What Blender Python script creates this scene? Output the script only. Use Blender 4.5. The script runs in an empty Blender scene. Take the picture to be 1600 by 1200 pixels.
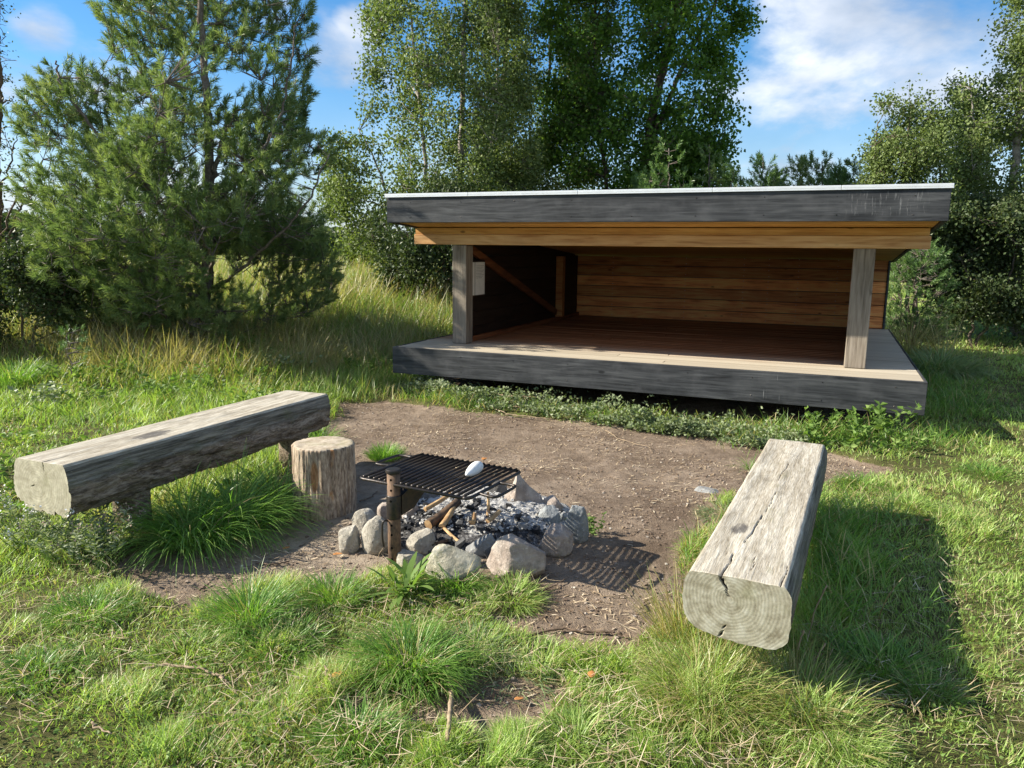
import bpy, math, random
import numpy as np
from math import sin, cos, tan, radians, pi, sqrt, atan2

sc = bpy.context.scene
COL = sc.collection
random.seed(7)
RNG = np.random.default_rng(11)

# ------------------------------------------------------------------ camera
FPX = 1205.0
EYE = 1.6
PITCH = radians(9.9)
ROLL = radians(0.66)
cam_d = bpy.data.cameras.new('camera')
cam_d.sensor_width = 36.0
cam_d.lens = FPX / 1600.0 * 36.0
cam_d.clip_start = 0.05
cam_d.clip_end = 3000
cam = bpy.data.objects.new('camera', cam_d)
COL.objects.link(cam)
cam.location = (0, 0, EYE)
cam.rotation_mode = 'XYZ'
from mathutils import Matrix, Vector
cam.rotation_euler = (Matrix.Rotation(pi / 2 - PITCH, 4, 'X') @ Matrix.Rotation(ROLL, 4, 'Z')).to_euler()
sc.camera = cam

# ------------------------------------------------------------------ sun and sky
SUN_EL = radians(31.0)
SUN_AZ = radians(-88.0)            # measured from +Y towards +X
to_sun = Vector((sin(SUN_AZ) * cos(SUN_EL), cos(SUN_AZ) * cos(SUN_EL), sin(SUN_EL)))
sd = bpy.data.lights.new('sun', 'SUN')
sd.energy = 5.0
sd.angle = radians(0.53)
sd.color = (1.0, 0.93, 0.79)
sun = bpy.data.objects.new('sun', sd)
COL.objects.link(sun)
sun.rotation_euler = (-to_sun).to_track_quat('-Z', 'Y').to_euler()
sun.location = (-20, 2, 14)

sc.view_settings.view_transform = 'Standard'
sc.view_settings.look = 'None'
sc.view_settings.exposure = 1.15
sc.view_settings.gamma = 1.0
sc.view_settings.use_curve_mapping = False
sc.cycles.max_bounces = 8
sc.cycles.transparent_max_bounces = 4
sc.cycles.sample_clamp_indirect = 6.0
sc.cycles.use_denoising = True


def ray(x, y):
    a = (x - 800) / FPX
    b = (y - 600) / FPX
    ar = a * cos(ROLL) + b * sin(ROLL)
    br = -a * sin(ROLL) + b * cos(ROLL)
    return np.array([ar, cos(PITCH) - br * sin(PITCH), -sin(PITCH) - br * cos(PITCH)])


def at(x, y, z=0.0):
    d = ray(x, y)
    t = (z - EYE) / d[2]
    return np.array([0, 0, EYE]) + t * d


def atY(x, y, Y):
    """the point at world distance Y ahead of the camera for a photo pixel"""
    d = ray(x, y)
    return np.array([0, 0, EYE]) + d * (Y / d[1])


# ------------------------------------------------------------------ node helpers
class NT:
    def __init__(s, tree):
        s.t = tree
        s.N = tree.nodes
        s.L = tree.links

    def n(s, typ, ins=None, **props):
        nd = s.N.new(typ)
        for k, v in props.items():
            setattr(nd, k, v)
        if ins:
            for k, v in ins.items():
                sock = nd.inputs[k]
                if hasattr(v, 'is_output') or isinstance(v, bpy.types.NodeSocket):
                    s.L.new(v, sock)
                else:
                    if sock.type == 'RGBA' and not isinstance(v, (int, float)) and len(v) == 3:
                        v = (*v, 1)
                    sock.default_value = v
        return nd

    def math(s, op, a, b=0.0, c=None, clamp=False):
        nd = s.N.new('ShaderNodeMath')
        nd.operation = op
        nd.use_clamp = clamp
        for i, v in enumerate((a, b) if c is None else (a, b, c)):
            if isinstance(v, bpy.types.NodeSocket):
                s.L.new(v, nd.inputs[i])
            else:
                nd.inputs[i].default_value = v
        return nd.outputs[0]

    def mix(s, f, a, b, blend='MIX'):
        nd = s.N.new('ShaderNodeMix')
        nd.data_type = 'RGBA'
        nd.blend_type = blend
        for sock, v in ((nd.inputs[0], f), (nd.inputs[6], a), (nd.inputs[7], b)):
            if isinstance(v, bpy.types.NodeSocket):
                s.L.new(v, sock)
            else:
                if sock.type == 'RGBA' and len(v) == 3:
                    v = (*v, 1)
                sock.default_value = v
        return nd.outputs[2]

    def noise(s, vec, scale, detail=4, rough=0.55, dist=0.0, out='Fac'):
        ins = {'Scale': scale, 'Detail': detail, 'Roughness': rough, 'Distortion': dist}
        if vec is not None:
            ins['Vector'] = vec
        return s.n('ShaderNodeTexNoise', ins).outputs[out]

    def ramp(s, f, stops, interp='LINEAR'):
        nd = s.N.new('ShaderNodeValToRGB')
        nd.color_ramp.interpolation = interp
        el = nd.color_ramp.elements
        while len(el) < len(stops):
            el.new(0.5)
        for e, (p, c) in zip(el, stops):
            e.position = p
            e.color = (*c, 1) if len(c) == 3 else c
        s.L.new(f, nd.inputs[0])
        return nd.outputs[0]

    def step(s, f, lo, hi):
        nd = s.N.new('ShaderNodeMapRange')
        nd.interpolation_type = 'SMOOTHSTEP'
        s.L.new(f, nd.inputs[0])
        nd.inputs[1].default_value = lo
        nd.inputs[2].default_value = hi
        return nd.outputs[0]

    def attr(s, name, out='Fac'):
        return s.n('ShaderNodeAttribute', attribute_name=name).outputs[out]

    def objco(s, scale=(1, 1, 1), off=None, kind='Object'):
        tc = s.n('ShaderNodeTexCoord').outputs[kind]
        m = s.n('ShaderNodeMapping', {'Vector': tc, 'Scale': scale})
        if off is not None:
            s.L.new(off, m.inputs['Location'])
        return m.outputs[0]


def mat(name):
    m = bpy.data.materials.new(name)
    m.use_nodes = True
    nt = NT(m.node_tree)
    b = nt.N['Principled BSDF']
    return m, nt, b


def setb(nt, b, **kw):
    names = {'color': 'Base Color', 'rough': 'Roughness', 'spec': 'Specular IOR Level', 'metal': 'Metallic', 'normal': 'Normal'}
    for k, v in kw.items():
        s = b.inputs[names[k]]
        if isinstance(v, bpy.types.NodeSocket):
            nt.L.new(v, s)
        else:
            s.default_value = (*v, 1) if (s.type == 'RGBA' and len(v) == 3) else v


def bump(nt, h, strength=0.5, dist=0.01, normal=None):
    ins = {'Height': h, 'Strength': strength, 'Distance': dist}
    if normal is not None:
        ins['Normal'] = normal
    return nt.n('ShaderNodeBump', ins).outputs[0]


# ------------------------------------------------------------------ world
world = bpy.data.worlds.new("World")
sc.world = world
world.use_nodes = True
wn = NT(world.node_tree)
for nd in list(wn.N):
    wn.N.remove(nd)
sky = wn.n('ShaderNodeTexSky')
sky.sky_type = 'NISHITA'
sky.sun_disc = False
sky.sun_elevation = SUN_EL
sky.sun_rotation = SUN_AZ
sky.air_density = 1.0
sky.dust_density = 0.1
sky.ozone_density = 4.0
skc = wn.n('ShaderNodeHueSaturation', {'Color': sky.outputs[0], 'Saturation': 1.25})
bg1 = wn.n('ShaderNodeBackground', {'Color': skc.outputs[0], 'Strength': 0.080})
dirv = wn.n('ShaderNodeTexCoord').outputs['Generated']
sep = wn.n('ShaderNodeSeparateXYZ', {0: dirv})
zz = wn.math('ADD', wn.math('MAXIMUM', sep.outputs[2], 0.0), 0.40)
pv = wn.n('ShaderNodeCombineXYZ', {0: wn.math('DIVIDE', sep.outputs[0], zz), 1: wn.math('DIVIDE', sep.outputs[1], zz), 2: 3.7}).outputs[0]
nA = wn.noise(pv, 3.2, 9, 0.56, 0.2)
nB = wn.noise(pv, 0.9, 3, 0.5)


def lobe(px, py, inner, outer, amp):
    d = ray(px, py)
    d = d / np.linalg.norm(d)
    dp = wn.n('ShaderNodeVectorMath', {0: dirv, 1: tuple(d)}, operation='DOT_PRODUCT').outputs['Value']
    m = wn.step(dp, cos(radians(outer)), cos(radians(inner)))
    return wn.math('MULTIPLY', m, amp)


lobes = [(1530, 60, 4, 15, .38), (1340, 225, 2, 13, .37), (1180, 235, 1, 7, .24), (1480, -60, 3, 14, .3),
         (520, 95, .5, 3.2, .30), (65, 55, .4, 2.8, .27), (60, 320, 2, 14, .34), (500, 300, 2, 14, .2), (300, 300, 2, 14, .25),
         (560, 50, .3, 2.4, .27), (410, 10, .3, 2.8, .27), (900, 60, 2, 9, .12)]
tot = None
back = wn.n('ShaderNodeVectorMath', {0: dirv, 1: (0.1, -0.8, 0.6)}, operation='DOT_PRODUCT').outputs['Value']
tot = wn.math('MULTIPLY', wn.step(back, 0.15, 0.55), 0.34)  # unseen cloud bank behind the camera, added as white fill light
for l in lobes:
    v = lobe(*l)
    tot = v if tot is None else wn.math('MAXIMUM', tot, v)
dens = wn.math('ADD', wn.math('ADD', nA, wn.math('MULTIPLY', nB, 0.18)), tot)
cl = wn.step(dens, 0.77, 1.05)
low = wn.step(sep.outputs[2], 0.22, -0.02)            # thin cloud near the horizon
cl = wn.math('MAXIMUM', cl, wn.math('MULTIPLY', low, 0.75))
shade = wn.noise(pv, 3.6, 4, 0.5)
ccol = wn.ramp(wn.math('ADD', wn.math('MULTIPLY', shade, .7), wn.math('MULTIPLY', nA, .35)), [(0.42, (0.40, 0.47, 0.58)), (0.55, (0.60, 0.67, 0.78)), (0.68, (0.95, 0.97, 1.0))])
bg2 = wn.n('ShaderNodeBackground', {'Color': ccol, 'Strength': 0.56})
ms = wn.n('ShaderNodeMixShader', {0: wn.math('MULTIPLY', cl, 0.92), 1: bg1.outputs[0], 2: bg2.outputs[0]})
wo = wn.n('ShaderNodeOutputWorld', {0: ms.outputs[0]})


# ------------------------------------------------------------------ numpy noise
def _h(ix, iy, iz, seed):
    n = (ix.astype(np.int64) * 73856093) ^ (iy.astype(np.int64) * 19349663) ^ (iz.astype(np.int64) * 83492791) ^ (seed * 2654435761)
    n = (n ^ (n >> 13)) & 0x7fffffff
    n = (n * 1274126177) & 0x7fffffff
    n = (n ^ (n >> 16))
    return (n & 0xffffff) / float(0xffffff)


def vnoise(x, y, z, seed=0):
    x = np.asarray(x, float); y = np.asarray(y, float) + 0 * x; z = np.asarray(z, float) + 0 * x
    ix, iy, iz = np.floor(x), np.floor(y), np.floor(z)
    fx, fy, fz = x - ix, y - iy, z - iz
    fx = fx * fx * (3 - 2 * fx); fy = fy * fy * (3 - 2 * fy); fz = fz * fz * (3 - 2 * fz)
    r = 0
    for dx in (0, 1):
        for dy in (0, 1):
            for dz in (0, 1):
                w = (fx if dx else 1 - fx) * (fy if dy else 1 - fy) * (fz if dz else 1 - fz)
                r = r + w * _h(ix + dx, iy + dy, iz + dz, seed)
    return r * 2 - 1


def fbm(x, y, z=0.0, seed=0, octv=4, gain=0.5):
    r = 0; a = 1.0; tot = 0; f = 1.0
    for o in range(octv):
        r = r + a * vnoise(np.asarray(x) * f, np.asarray(y) * f, np.asarray(z) * f, seed + o * 17)
        tot += a; a *= gain; f *= 2.03
    return r / tot


def sstep(x, a, b):
    t = np.clip((x - a) / (b - a), 0, 1)
    return t * t * (3 - 2 * t)


def inpoly(x, y, P):
    P = np.asarray(P, float)
    ins = np.zeros(np.shape(x), bool)
    j = len(P) - 1
    for i in range(len(P)):
        xi, yi = P[i]; xj, yj = P[j]
        c = ((yi > y) != (yj > y)) & (x < (xj - xi) * (y - yi) / (yj - yi + 1e-12) + xi)
        ins ^= c
        j = i
    return ins


def sdpoly(x, y, P):
    """distance to the outline, positive inside"""
    P = np.asarray(P, float)
    d = np.full(np.shape(x), 1e9)
    for i in range(len(P)):
        a = P[i - 1]; b = P[i]
        ab = b - a
        t = np.clip(((x - a[0]) * ab[0] + (y - a[1]) * ab[1]) / (ab @ ab + 1e-12), 0, 1)
        d = np.minimum(d, np.hypot(x - a[0] - t * ab[0], y - a[1] - t * ab[1]))
    return np.where(inpoly(x, y, P), d, -d)


# ------------------------------------------------------------------ object helpers
def tag(o, label=None, cat=None, group=None, kind=None):
    if label: o['label'] = label
    if cat: o['category'] = cat
    if group: o['group'] = group
    if kind: o['kind'] = kind
    return o


def thing(name, label, cat, loc=(0, 0, 0), rz=0.0, group=None):
    o = bpy.data.objects.new(name, None)
    o.empty_display_size = 0.2
    COL.objects.link(o)
    o.location = loc
    o.rotation_euler = (0, 0, rz)
    return tag(o, label, cat, group)


def npmesh(name, V, faces, mats, parent=None, attrs=None, smooth=False, midx=None, loc=None):
    V = np.ascontiguousarray(V, dtype=np.float32).reshape(-1, 3)
    faces = [np.asarray(f, np.int32) for f in faces if len(f)]
    me = bpy.data.meshes.new(name)
    me.vertices.add(len(V))
    me.vertices.foreach_set('co', V.ravel())
    nl = sum(f.size for f in faces)
    npoly = sum(len(f) for f in faces)
    me.loops.add(nl)
    me.loops.foreach_set('vertex_index', np.concatenate([f.ravel() for f in faces]))
    me.polygons.add(npoly)
    tots = np.concatenate([np.full(len(f), f.shape[1], np.int32) for f in faces])
    starts = np.concatenate([[0], np.cumsum(tots)[:-1]]).astype(np.int32)
    me.polygons.foreach_set('loop_start', starts)
    me.polygons.foreach_set('loop_total', tots)
    if midx is not None:
        me.polygons.foreach_set('material_index', np.asarray(midx, np.int32))
    me.polygons.foreach_set('use_smooth', np.full(npoly, bool(smooth)))
    if attrs:
        for k, a in attrs.items():
            a = np.asarray(a, np.float32)
            if a.ndim == 1:
                at_ = me.attributes.new(k, 'FLOAT', 'POINT')
                at_.data.foreach_set('value', a)
            else:
                at_ = me.attributes.new(k, 'FLOAT_VECTOR', 'POINT')
                at_.data.foreach_set('vector', np.ascontiguousarray(a).ravel())
    me.update(calc_edges=True)
    me.validate()
    for m in (mats if isinstance(mats, (list, tuple)) else [mats]):
        me.materials.append(m)
    o = bpy.data.objects.new(name, me)
    COL.objects.link(o)
    if parent is not None:
        o.parent = parent
    if loc is not None:
        o.location = loc
    return o


class MB:
    """collects boxes, tubes and free pieces, then links them as one mesh"""
    def __init__(s):
        s.V = []; s.F = {3: [], 4: []}; s.R = []; s.n = 0

    def add(s, V, quads=(), tris=(), rnd=None):
        V = np.asarray(V, float).reshape(-1, 3)
        if len(quads): s.F[4].append(np.asarray(quads, int) + s.n)
        if len(tris): s.F[3].append(np.asarray(tris, int) + s.n)
        s.V.append(V)
        s.R.append(np.full(len(V), random.random() if rnd is None else rnd))
        s.n += len(V)

    def box(s, a, b, ch=0.003, rnd=None):
        """box from corner a to b with chamfered edges"""
        a = np.minimum(a, b).astype(float); b_ = np.maximum(a, b).astype(float)
        c = (a + b_) / 2; h = (b_ - a) / 2
        ch = min(ch, 0.45 * h.min())
        bm = __import__('bmesh').new()
        __import__('bmesh').ops.create_cube(bm, size=2)
        for v in bm.verts:
            v.co = Vector((v.co.x * h[0] + c[0], v.co.y * h[1] + c[1], v.co.z * h[2] + c[2]))
        if ch > 0:
            __import__('bmesh').ops.bevel(bm, geom=list(bm.edges), offset=ch, segments=1, affect='EDGES')
        bm.verts.index_update()
        V = [tuple(v.co) for v in bm.verts]
        q = [[v.index for v in f.verts] for f in bm.faces if len(f.verts) == 4]
        t = [[v.index for v in f.verts] for f in bm.faces if len(f.verts) == 3]
        bm.free()
        s.add(V, q, t, rnd)

    def tube(s, pts, rad, sides=8, caps=True, rnd=None):
        pts = np.asarray(pts, float)
        n = len(pts)
        rad = np.full(n, rad) if np.isscalar(rad) else np.asarray(rad, float)
        tg = np.gradient(pts, axis=0)
        tg /= np.linalg.norm(tg, axis=1)[:, None] + 1e-9
        up = np.array([0, 0, 1.0]) if abs(tg[0][2]) < .9 else np.array([1.0, 0, 0])
        V = []
        u = np.cross(tg[0], up); u /= np.linalg.norm(u)
        for i in range(n):
            u = u - tg[i] * (u @ tg[i]); u /= np.linalg.norm(u) + 1e-9
            w = np.cross(tg[i], u)
            a = np.arange(sides) * 2 * pi / sides
            V.append(pts[i] + rad[i] * (np.cos(a)[:, None] * u + np.sin(a)[:, None] * w))
        V = np.concatenate(V)
        q = []
        for i in range(n - 1):
            for k in range(sides):
                k2 = (k + 1) % sides
                q.append([i * sides + k, i * sides + k2, (i + 1) * sides + k2, (i + 1) * sides + k])
        t = []
        if caps:
            V = np.vstack([V, pts[0], pts[-1]])
            for k in range(sides):
                k2 = (k + 1) % sides
                t.append([n * sides, k2, k])
                t.append([n * sides + 1, (n - 1) * sides + k, (n - 1) * sides + k2])
        s.add(V, q, t, rnd)

    def build(s, name, m, parent=None, smooth=False, loc=None):
        V = np.concatenate(s.V)
        fs = [np.concatenate(s.F[k]) for k in (4, 3) if s.F[k]]
        return npmesh(name, V, fs, m, parent, {'rnd': np.concatenate(s.R)}, smooth, loc=loc)


def ctube(pts, n=None, noise=0.0, seed=0):
    """smooth curve through points (Catmull-Rom)"""
    P = np.asarray(pts, float)
    if len(P) < 3:
        k = n or 6
        t = np.linspace(0, 1, k)[:, None]
        out = P[0] * (1 - t) + P[-1] * t
    else:
        Q = np.vstack([2 * P[0] - P[1], P, 2 * P[-1] - P[-2]])
        out = []
        k = n or 6
        for i in range(1, len(Q) - 2):
            for t in np.linspace(0, 1, k, endpoint=False):
                out.append(0.5 * ((2 * Q[i]) + (-Q[i - 1] + Q[i + 1]) * t + (2 * Q[i - 1] - 5 * Q[i] + 4 * Q[i + 1] - Q[i + 2]) * t * t + (-Q[i - 1] + 3 * Q[i] - 3 * Q[i + 1] + Q[i + 2]) * t ** 3))
        out.append(P[-1])
        out = np.array(out)
    if noise:
        r = np.random.default_rng(seed)
        out[1:-1] += r.normal(0, noise, (len(out) - 2, 3))
    return out


# many thin tubes at once (branches): segments a->b with radii, four sided
def segtubes(A, B, ra, rb, sides=4):
    A = np.asarray(A); B = np.asarray(B)
    n = len(A)
    d = B - A
    d /= np.linalg.norm(d, axis=1)[:, None] + 1e-9
    up = np.where(np.abs(d[:, 2:3]) < .9, np.array([[0, 0, 1.0]]), np.array([[1.0, 0, 0]]))
    u = np.cross(d, up); u /= np.linalg.norm(u, axis=1)[:, None] + 1e-9
    w = np.cross(d, u)
    V = np.zeros((n, 2, sides, 3))
    for k in range(sides):
        a = k * 2 * pi / sides
        off = cos(a) * u + sin(a) * w
        V[:, 0, k] = A + off * ra[:, None]
        V[:, 1, k] = B + off * rb[:, None]
    base = np.arange(n)[:, None] * 2 * sides
    q = []
    for k in range(sides):
        k2 = (k + 1) % sides
        q.append(np.stack([base[:, 0] + k, base[:, 0] + k2, base[:, 0] + sides + k2, base[:, 0] + sides + k], 1))
    return V.reshape(-1, 3), np.concatenate(q)


# grass blades, all at once
def blades(P, h, w, yaw, lean, curve, seg=3, rnd=None, dry=None, twist=None):
    N = len(P)
    dirx = np.cos(yaw); diry = np.sin(yaw)
    tw = (RNG.uniform(-.9, .9, N) if twist is None else twist)
    sx = -np.sin(yaw + tw); sy = np.cos(yaw + tw)
    V = np.zeros((N, 2 * seg + 1, 3)); T = np.zeros((N, 2 * seg + 1))
    pos = P.astype(float).copy()
    for k in range(seg + 1):
        t = k / seg
        if k < seg:
            ww = w * (1 - 0.55 * t ** 1.5) * (0.75 if k == 0 else 1) / 2
            V[:, 2 * k] = pos - np.stack([sx * ww, sy * ww, 0 * ww], 1)
            V[:, 2 * k + 1] = pos + np.stack([sx * ww, sy * ww, 0 * ww], 1)
            T[:, 2 * k] = T[:, 2 * k + 1] = t
            th = lean + curve * (t + .5 / seg)
            st = (h / seg)
            pos = pos + np.stack([np.sin(th) * dirx * st, np.sin(th) * diry * st, np.cos(th) * st], 1)
        else:
            V[:, 2 * k] = pos; T[:, 2 * k] = 1
    m = 2 * seg + 1
    b = np.arange(N)[:, None] * m
    q = [b + np.array([[2 * k, 2 * k + 1, 2 * k + 3, 2 * k + 2]]) for k in range(seg - 1)]
    tr = b + np.array([[2 * seg - 2, 2 * seg - 1, 2 * seg]])
    rnd = RNG.random(N) if rnd is None else rnd
    dry = np.zeros(N) if dry is None else dry
    C = np.stack([np.repeat(rnd, m), T.ravel(), np.repeat(dry, m)], 1)
    return V.reshape(-1, 3), (np.concatenate(q) if q else np.zeros((0, 4), int)), tr, C


def join_blades(parts):
    V = []; Q = []; T = []; C = []; n = 0
    for v, q, t, c in parts:
        V.append(v); Q.append(q + n); T.append(t + n); C.append(c); n += len(v)
    return np.concatenate(V), np.concatenate(Q), np.concatenate(T), np.concatenate(C)


# leaves, all at once: folded four-cornered blades
def leaves(P, size, rg, asp=0.62, droop=0.3, rnd=None, D=None):
    N = len(P)
    if D is None:
        D = rg.normal(0, 1, (N, 3)); D[:, 2] -= droop
    D = D / (np.linalg.norm(D, axis=1)[:, None] + 1e-9)
    R_ = rg.normal(0, 1, (N, 3))
    S = np.cross(D, R_); S /= np.linalg.norm(S, axis=1)[:, None] + 1e-9
    Nn = np.cross(D, S)
    L = (size * rg.uniform(.65, 1.25, N))[:, None]
    W = L * asp * .5
    fold = L * .10
    V = np.stack([P, P + D * L * .42 - S * W + Nn * fold, P + D * L, P + D * L * .42 + S * W + Nn * fold], 1)
    b = np.arange(N)[:, None] * 4
    q = b + np.array([[0, 1, 2, 3]])
    rnd = rg.random(N) if rnd is None else rnd
    return V.reshape(-1, 3), q, np.repeat(rnd, 4)


# ================================================================== materials
def wood_mat(name, c0, c1, cdark, axis=0, scale=1.0, rough=.7, knots=True, grain=.5, bumps=.35, rndamt=.25, streak=None, zmoss=None):
    """planed or weathered wood; grain runs along the object's axis"""
    m, nt, b = mat(name)
    rnd = nt.attr('rnd')
    off = nt.n('ShaderNodeCombineXYZ', {0: nt.math('MULTIPLY', rnd, 37.0), 1: nt.math('MULTIPLY', rnd, 91.0), 2: nt.math('MULTIPLY', rnd, 53.0)}).outputs[0]
    sc_ = [9 * scale] * 3
    sc_[axis] = 0.7 * scale
    co = nt.objco(tuple(sc_), off)
    warp = nt.noise(co, .9, 3, .5, 0.0, 'Color')
    cw = nt.n('ShaderNodeVectorMath', {0: co, 1: nt.n('ShaderNodeVectorMath', {0: warp, 1: (1.6, 1.6, 1.6)}, operation='MULTIPLY').outputs[0]}, operation='ADD').outputs[0]
    bands = nt.noise(cw, 2.2, 3, .6, .6)
    sc2 = [60 * scale] * 3
    sc2[axis] = 2.0 * scale
    fine = nt.noise(nt.objco(tuple(sc2), off), .8, 5, .7, .2)
    tint0 = nt.noise(nt.objco((1.3, 1.3, 1.3), off), .9, 3, .6)
    # flame grain: growth rings cut lengthwise
    ss = nt.n('ShaderNodeSeparateXYZ', {0: nt.objco((1, 1, 1), off)})
    acr = ss.outputs[2 if axis != 2 else 0]
    acr2 = ss.outputs[1 if axis != 1 else 0]
    sw_ = [5.5 * scale] * 3
    sw_[axis] = .75 * scale
    wv = nt.noise(nt.objco(tuple(sw_), off), 1.0, 3, .5)
    ph = nt.math('ADD', nt.math('MULTIPLY', nt.math('ADD', acr, acr2), 95.0 * scale), nt.math('MULTIPLY', wv, 46.0))
    rings = nt.math('ADD', nt.math('MULTIPLY', nt.math('SINE', ph), .5), .5)
    rings = nt.math('MULTIPLY', rings, nt.step(tint0, .3, .65))
    g = nt.math('ADD', nt.math('MULTIPLY', bands, .50), nt.math('MULTIPLY', fine, .40))
    g = nt.math('ADD', g, nt.math('MULTIPLY', rings, grain * .22))
    col = nt.ramp(g, [(.33, cdark), (.46, c0), (.64, c1)])
    tint = nt.noise(nt.objco((1.3, 1.3, 1.3), off), 1.4, 4, .6)
    col = nt.mix(nt.math('MULTIPLY', nt.step(tint, .45, .75), .35), col, cdark)
    v = nt.math('ADD', 1 - rndamt, nt.math('MULTIPLY', rnd, 2 * rndamt))
    col = nt.mix(1.0, col, nt.n('ShaderNodeCombineColor', {0: v, 1: v, 2: v}).outputs[0], 'MULTIPLY')
    if knots:
        s3 = [7 * scale] * 3
        s3[axis] = 3.2 * scale
        vo = nt.n('ShaderNodeTexVoronoi', {'Vector': nt.objco(tuple(s3), off), 'Scale': 1.0, 'Randomness': 1.0})
        k = nt.step(vo.outputs['Distance'], .15, .07)
        kk = nt.math('MULTIPLY', k, nt.step(nt.n('ShaderNodeSeparateColor', {0: vo.outputs['Color']}).outputs[0], .55, .6))
        col = nt.mix(nt.math('MULTIPLY', kk, .8), col, tuple(x * .45 for x in cdark))
    if streak:
        col = streak(nt, col)
    setb(nt, b, color=col, rough=rough, spec=.25)
    setb(nt, b, normal=bump(nt, nt.math('ADD', nt.math('MULTIPLY', fine, .7), bands), bumps, .004))
    return m


def chalk(nt, col):
    tc = nt.objco((1, 1, 1))
    s = nt.n('ShaderNodeSeparateXYZ', {0: tc})
    def win(v, a, b_, e=.05):
        return nt.math('MULTIPLY', nt.step(v, a - e, a + e), nt.step(v, b_ + e, b_ - e))
    m1 = nt.math('MULTIPLY', win(s.outputs[0], 4.62, 5.22), win(s.outputs[2], 1.93, 2.12, .02))
    st = nt.noise(nt.objco((55, 1, 6)), 1.0, 4, .7, .4)
    m1 = nt.math('MULTIPLY', m1, nt.step(st, .55, .72))
    m2 = nt.math('MULTIPLY', win(s.outputs[0], 3.98, 4.2, .04), win(s.outputs[2], .26, .46, .04))
    m2 = nt.math('MULTIPLY', m2, nt.step(nt.noise(nt.objco((70, 1, 3)), 1.0, 2, .5), .62, .68))
    sp = nt.step(nt.noise(nt.objco((16, 16, 22)), 3.0, 4, .7), .70, .78)
    sp2 = nt.math('MULTIPLY', nt.step(nt.noise(nt.objco((3, 3, 3)), 1.6, 3, .6), .45, .75), .3)
    f = nt.math('ADD', nt.math('MULTIPLY', nt.math('ADD', m1, m2), .45), nt.math('MULTIPLY', sp, .22), clamp=True)
    col = nt.mix(sp2, col, (.11, .11, .115))
    return nt.mix(f, col, (.42, .42, .42))


M_black = wood_mat('black_stained_wood', (.040, .042, .046), (.085, .088, .092), (.015, .016, .018), 0, 1.0, .55, True, rndamt=.1, bumps=.6, streak=chalk)
M_larch = wood_mat('larch_plank', (0.664, 0.251, 0.081), (0.702, 0.431, 0.148), (0.289, 0.091, 0.028), 0, 1.0, .6, True, rndamt=.42)
M_soffit = wood_mat('soffit_plank', (0.560, 0.288, 0.085), (0.720, 0.419, 0.145), (0.320, 0.140, 0.038), 0, 1.0, .6, True, rndamt=.15)
M_larch_dark = wood_mat('dark_stained_plank', (.022, .014, .010), (.035, .022, .015), (.010, .007, .005), 1, 1.0, .6, True)  # dark-stained boards, mainly the inside of the side walls
M_stud = wood_mat('brown_timber', (0.164, 0.060, 0.024), (0.241, 0.097, 0.040), (0.077, 0.028, 0.012), 1, 1.0, .6, True)
M_post = wood_mat('grey_timber', (.27, .225, .175), (.40, .345, .28), (.13, .105, .08), 2, 1.2, .75, True, bumps=.6)
M_beam = wood_mat('beam_timber', (0.608, 0.351, 0.152), (0.735, 0.486, 0.248), (0.353, 0.162, 0.056), 0, .9, .6, True, bumps=.3)


def deck_grey(nt, col):
    s = nt.n('ShaderNodeSeparateXYZ', {0: nt.objco((1, 1, 1))})
    f = nt.step(nt.math('ADD', s.outputs[1], nt.math('MULTIPLY', nt.noise(nt.objco((1.2, 3, 1)), 2, 4), .5)), 1.7, .75)
    f2 = nt.step(s.outputs[0], 4.75, 4.95)
    return nt.mix(nt.math('MAXIMUM', f, f2), nt.mix(.0, col, col), nt.mix(nt.math('ADD', nt.math('MULTIPLY', nt.noise(nt.objco((1.5, 30, 1)), 3, 4), .6), nt.math('MULTIPLY', nt.attr('rnd'), .4)), (.31, .265, .20), (.58, .515, .41)))


M_deck = wood_mat('deck_board', (0.300, 0.143, 0.068), (0.465, 0.240, 0.120), (0.135, 0.057, 0.027), 0, 1.0, .6, True, rndamt=.2, streak=deck_grey)


def simple(name, c, rough=.6, spec=.3, metal=0.0, nz=0.0, nscale=30, c2=None, bs=.3, bd=.003):
    m, nt, b = mat(name)
    co = nt.objco((1, 1, 1))
    f = nt.noise(co, nscale, 5, .6)
    c2 = c2 or tuple(x * (1 - nz) for x in c)
    setb(nt, b, color=nt.mix(nt.step(f, .3, .7), c, c2), rough=rough, spec=spec, metal=metal)
    setb(nt, b, normal=bump(nt, f, bs, bd))
    return m


M_trim = simple('pale_metal_trim', (.74, .76, .78), .35, .5, .3, .1, 6, bs=.05)
M_roofing = simple('roofing_felt', (.06, .06, .065), .9, .2, 0, .3, 40)
M_iron = simple('blackened_iron', (.028, .028, .030), .42, .5, .55, .5, 60, (.06, .045, .035), .4)
M_bar = simple('worn_grill_bar', (.022, .021, .022), .36, .5, .5, .4, 80, (.05, .038, .032), .4)
M_white = simple('white_stone', (.72, .72, .70), .6, .3, 0, .12, 40)
M_paper = simple('notice_paper', (.70, .68, .62), .7, .2, 0, .1, 20, bs=0)
M_ink = simple('faded_ink', (.25, .25, .24), .8, .1, bs=0)
M_screw = simple('screw_head', (.6, .58, .54), .4, .5, .7)


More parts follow.
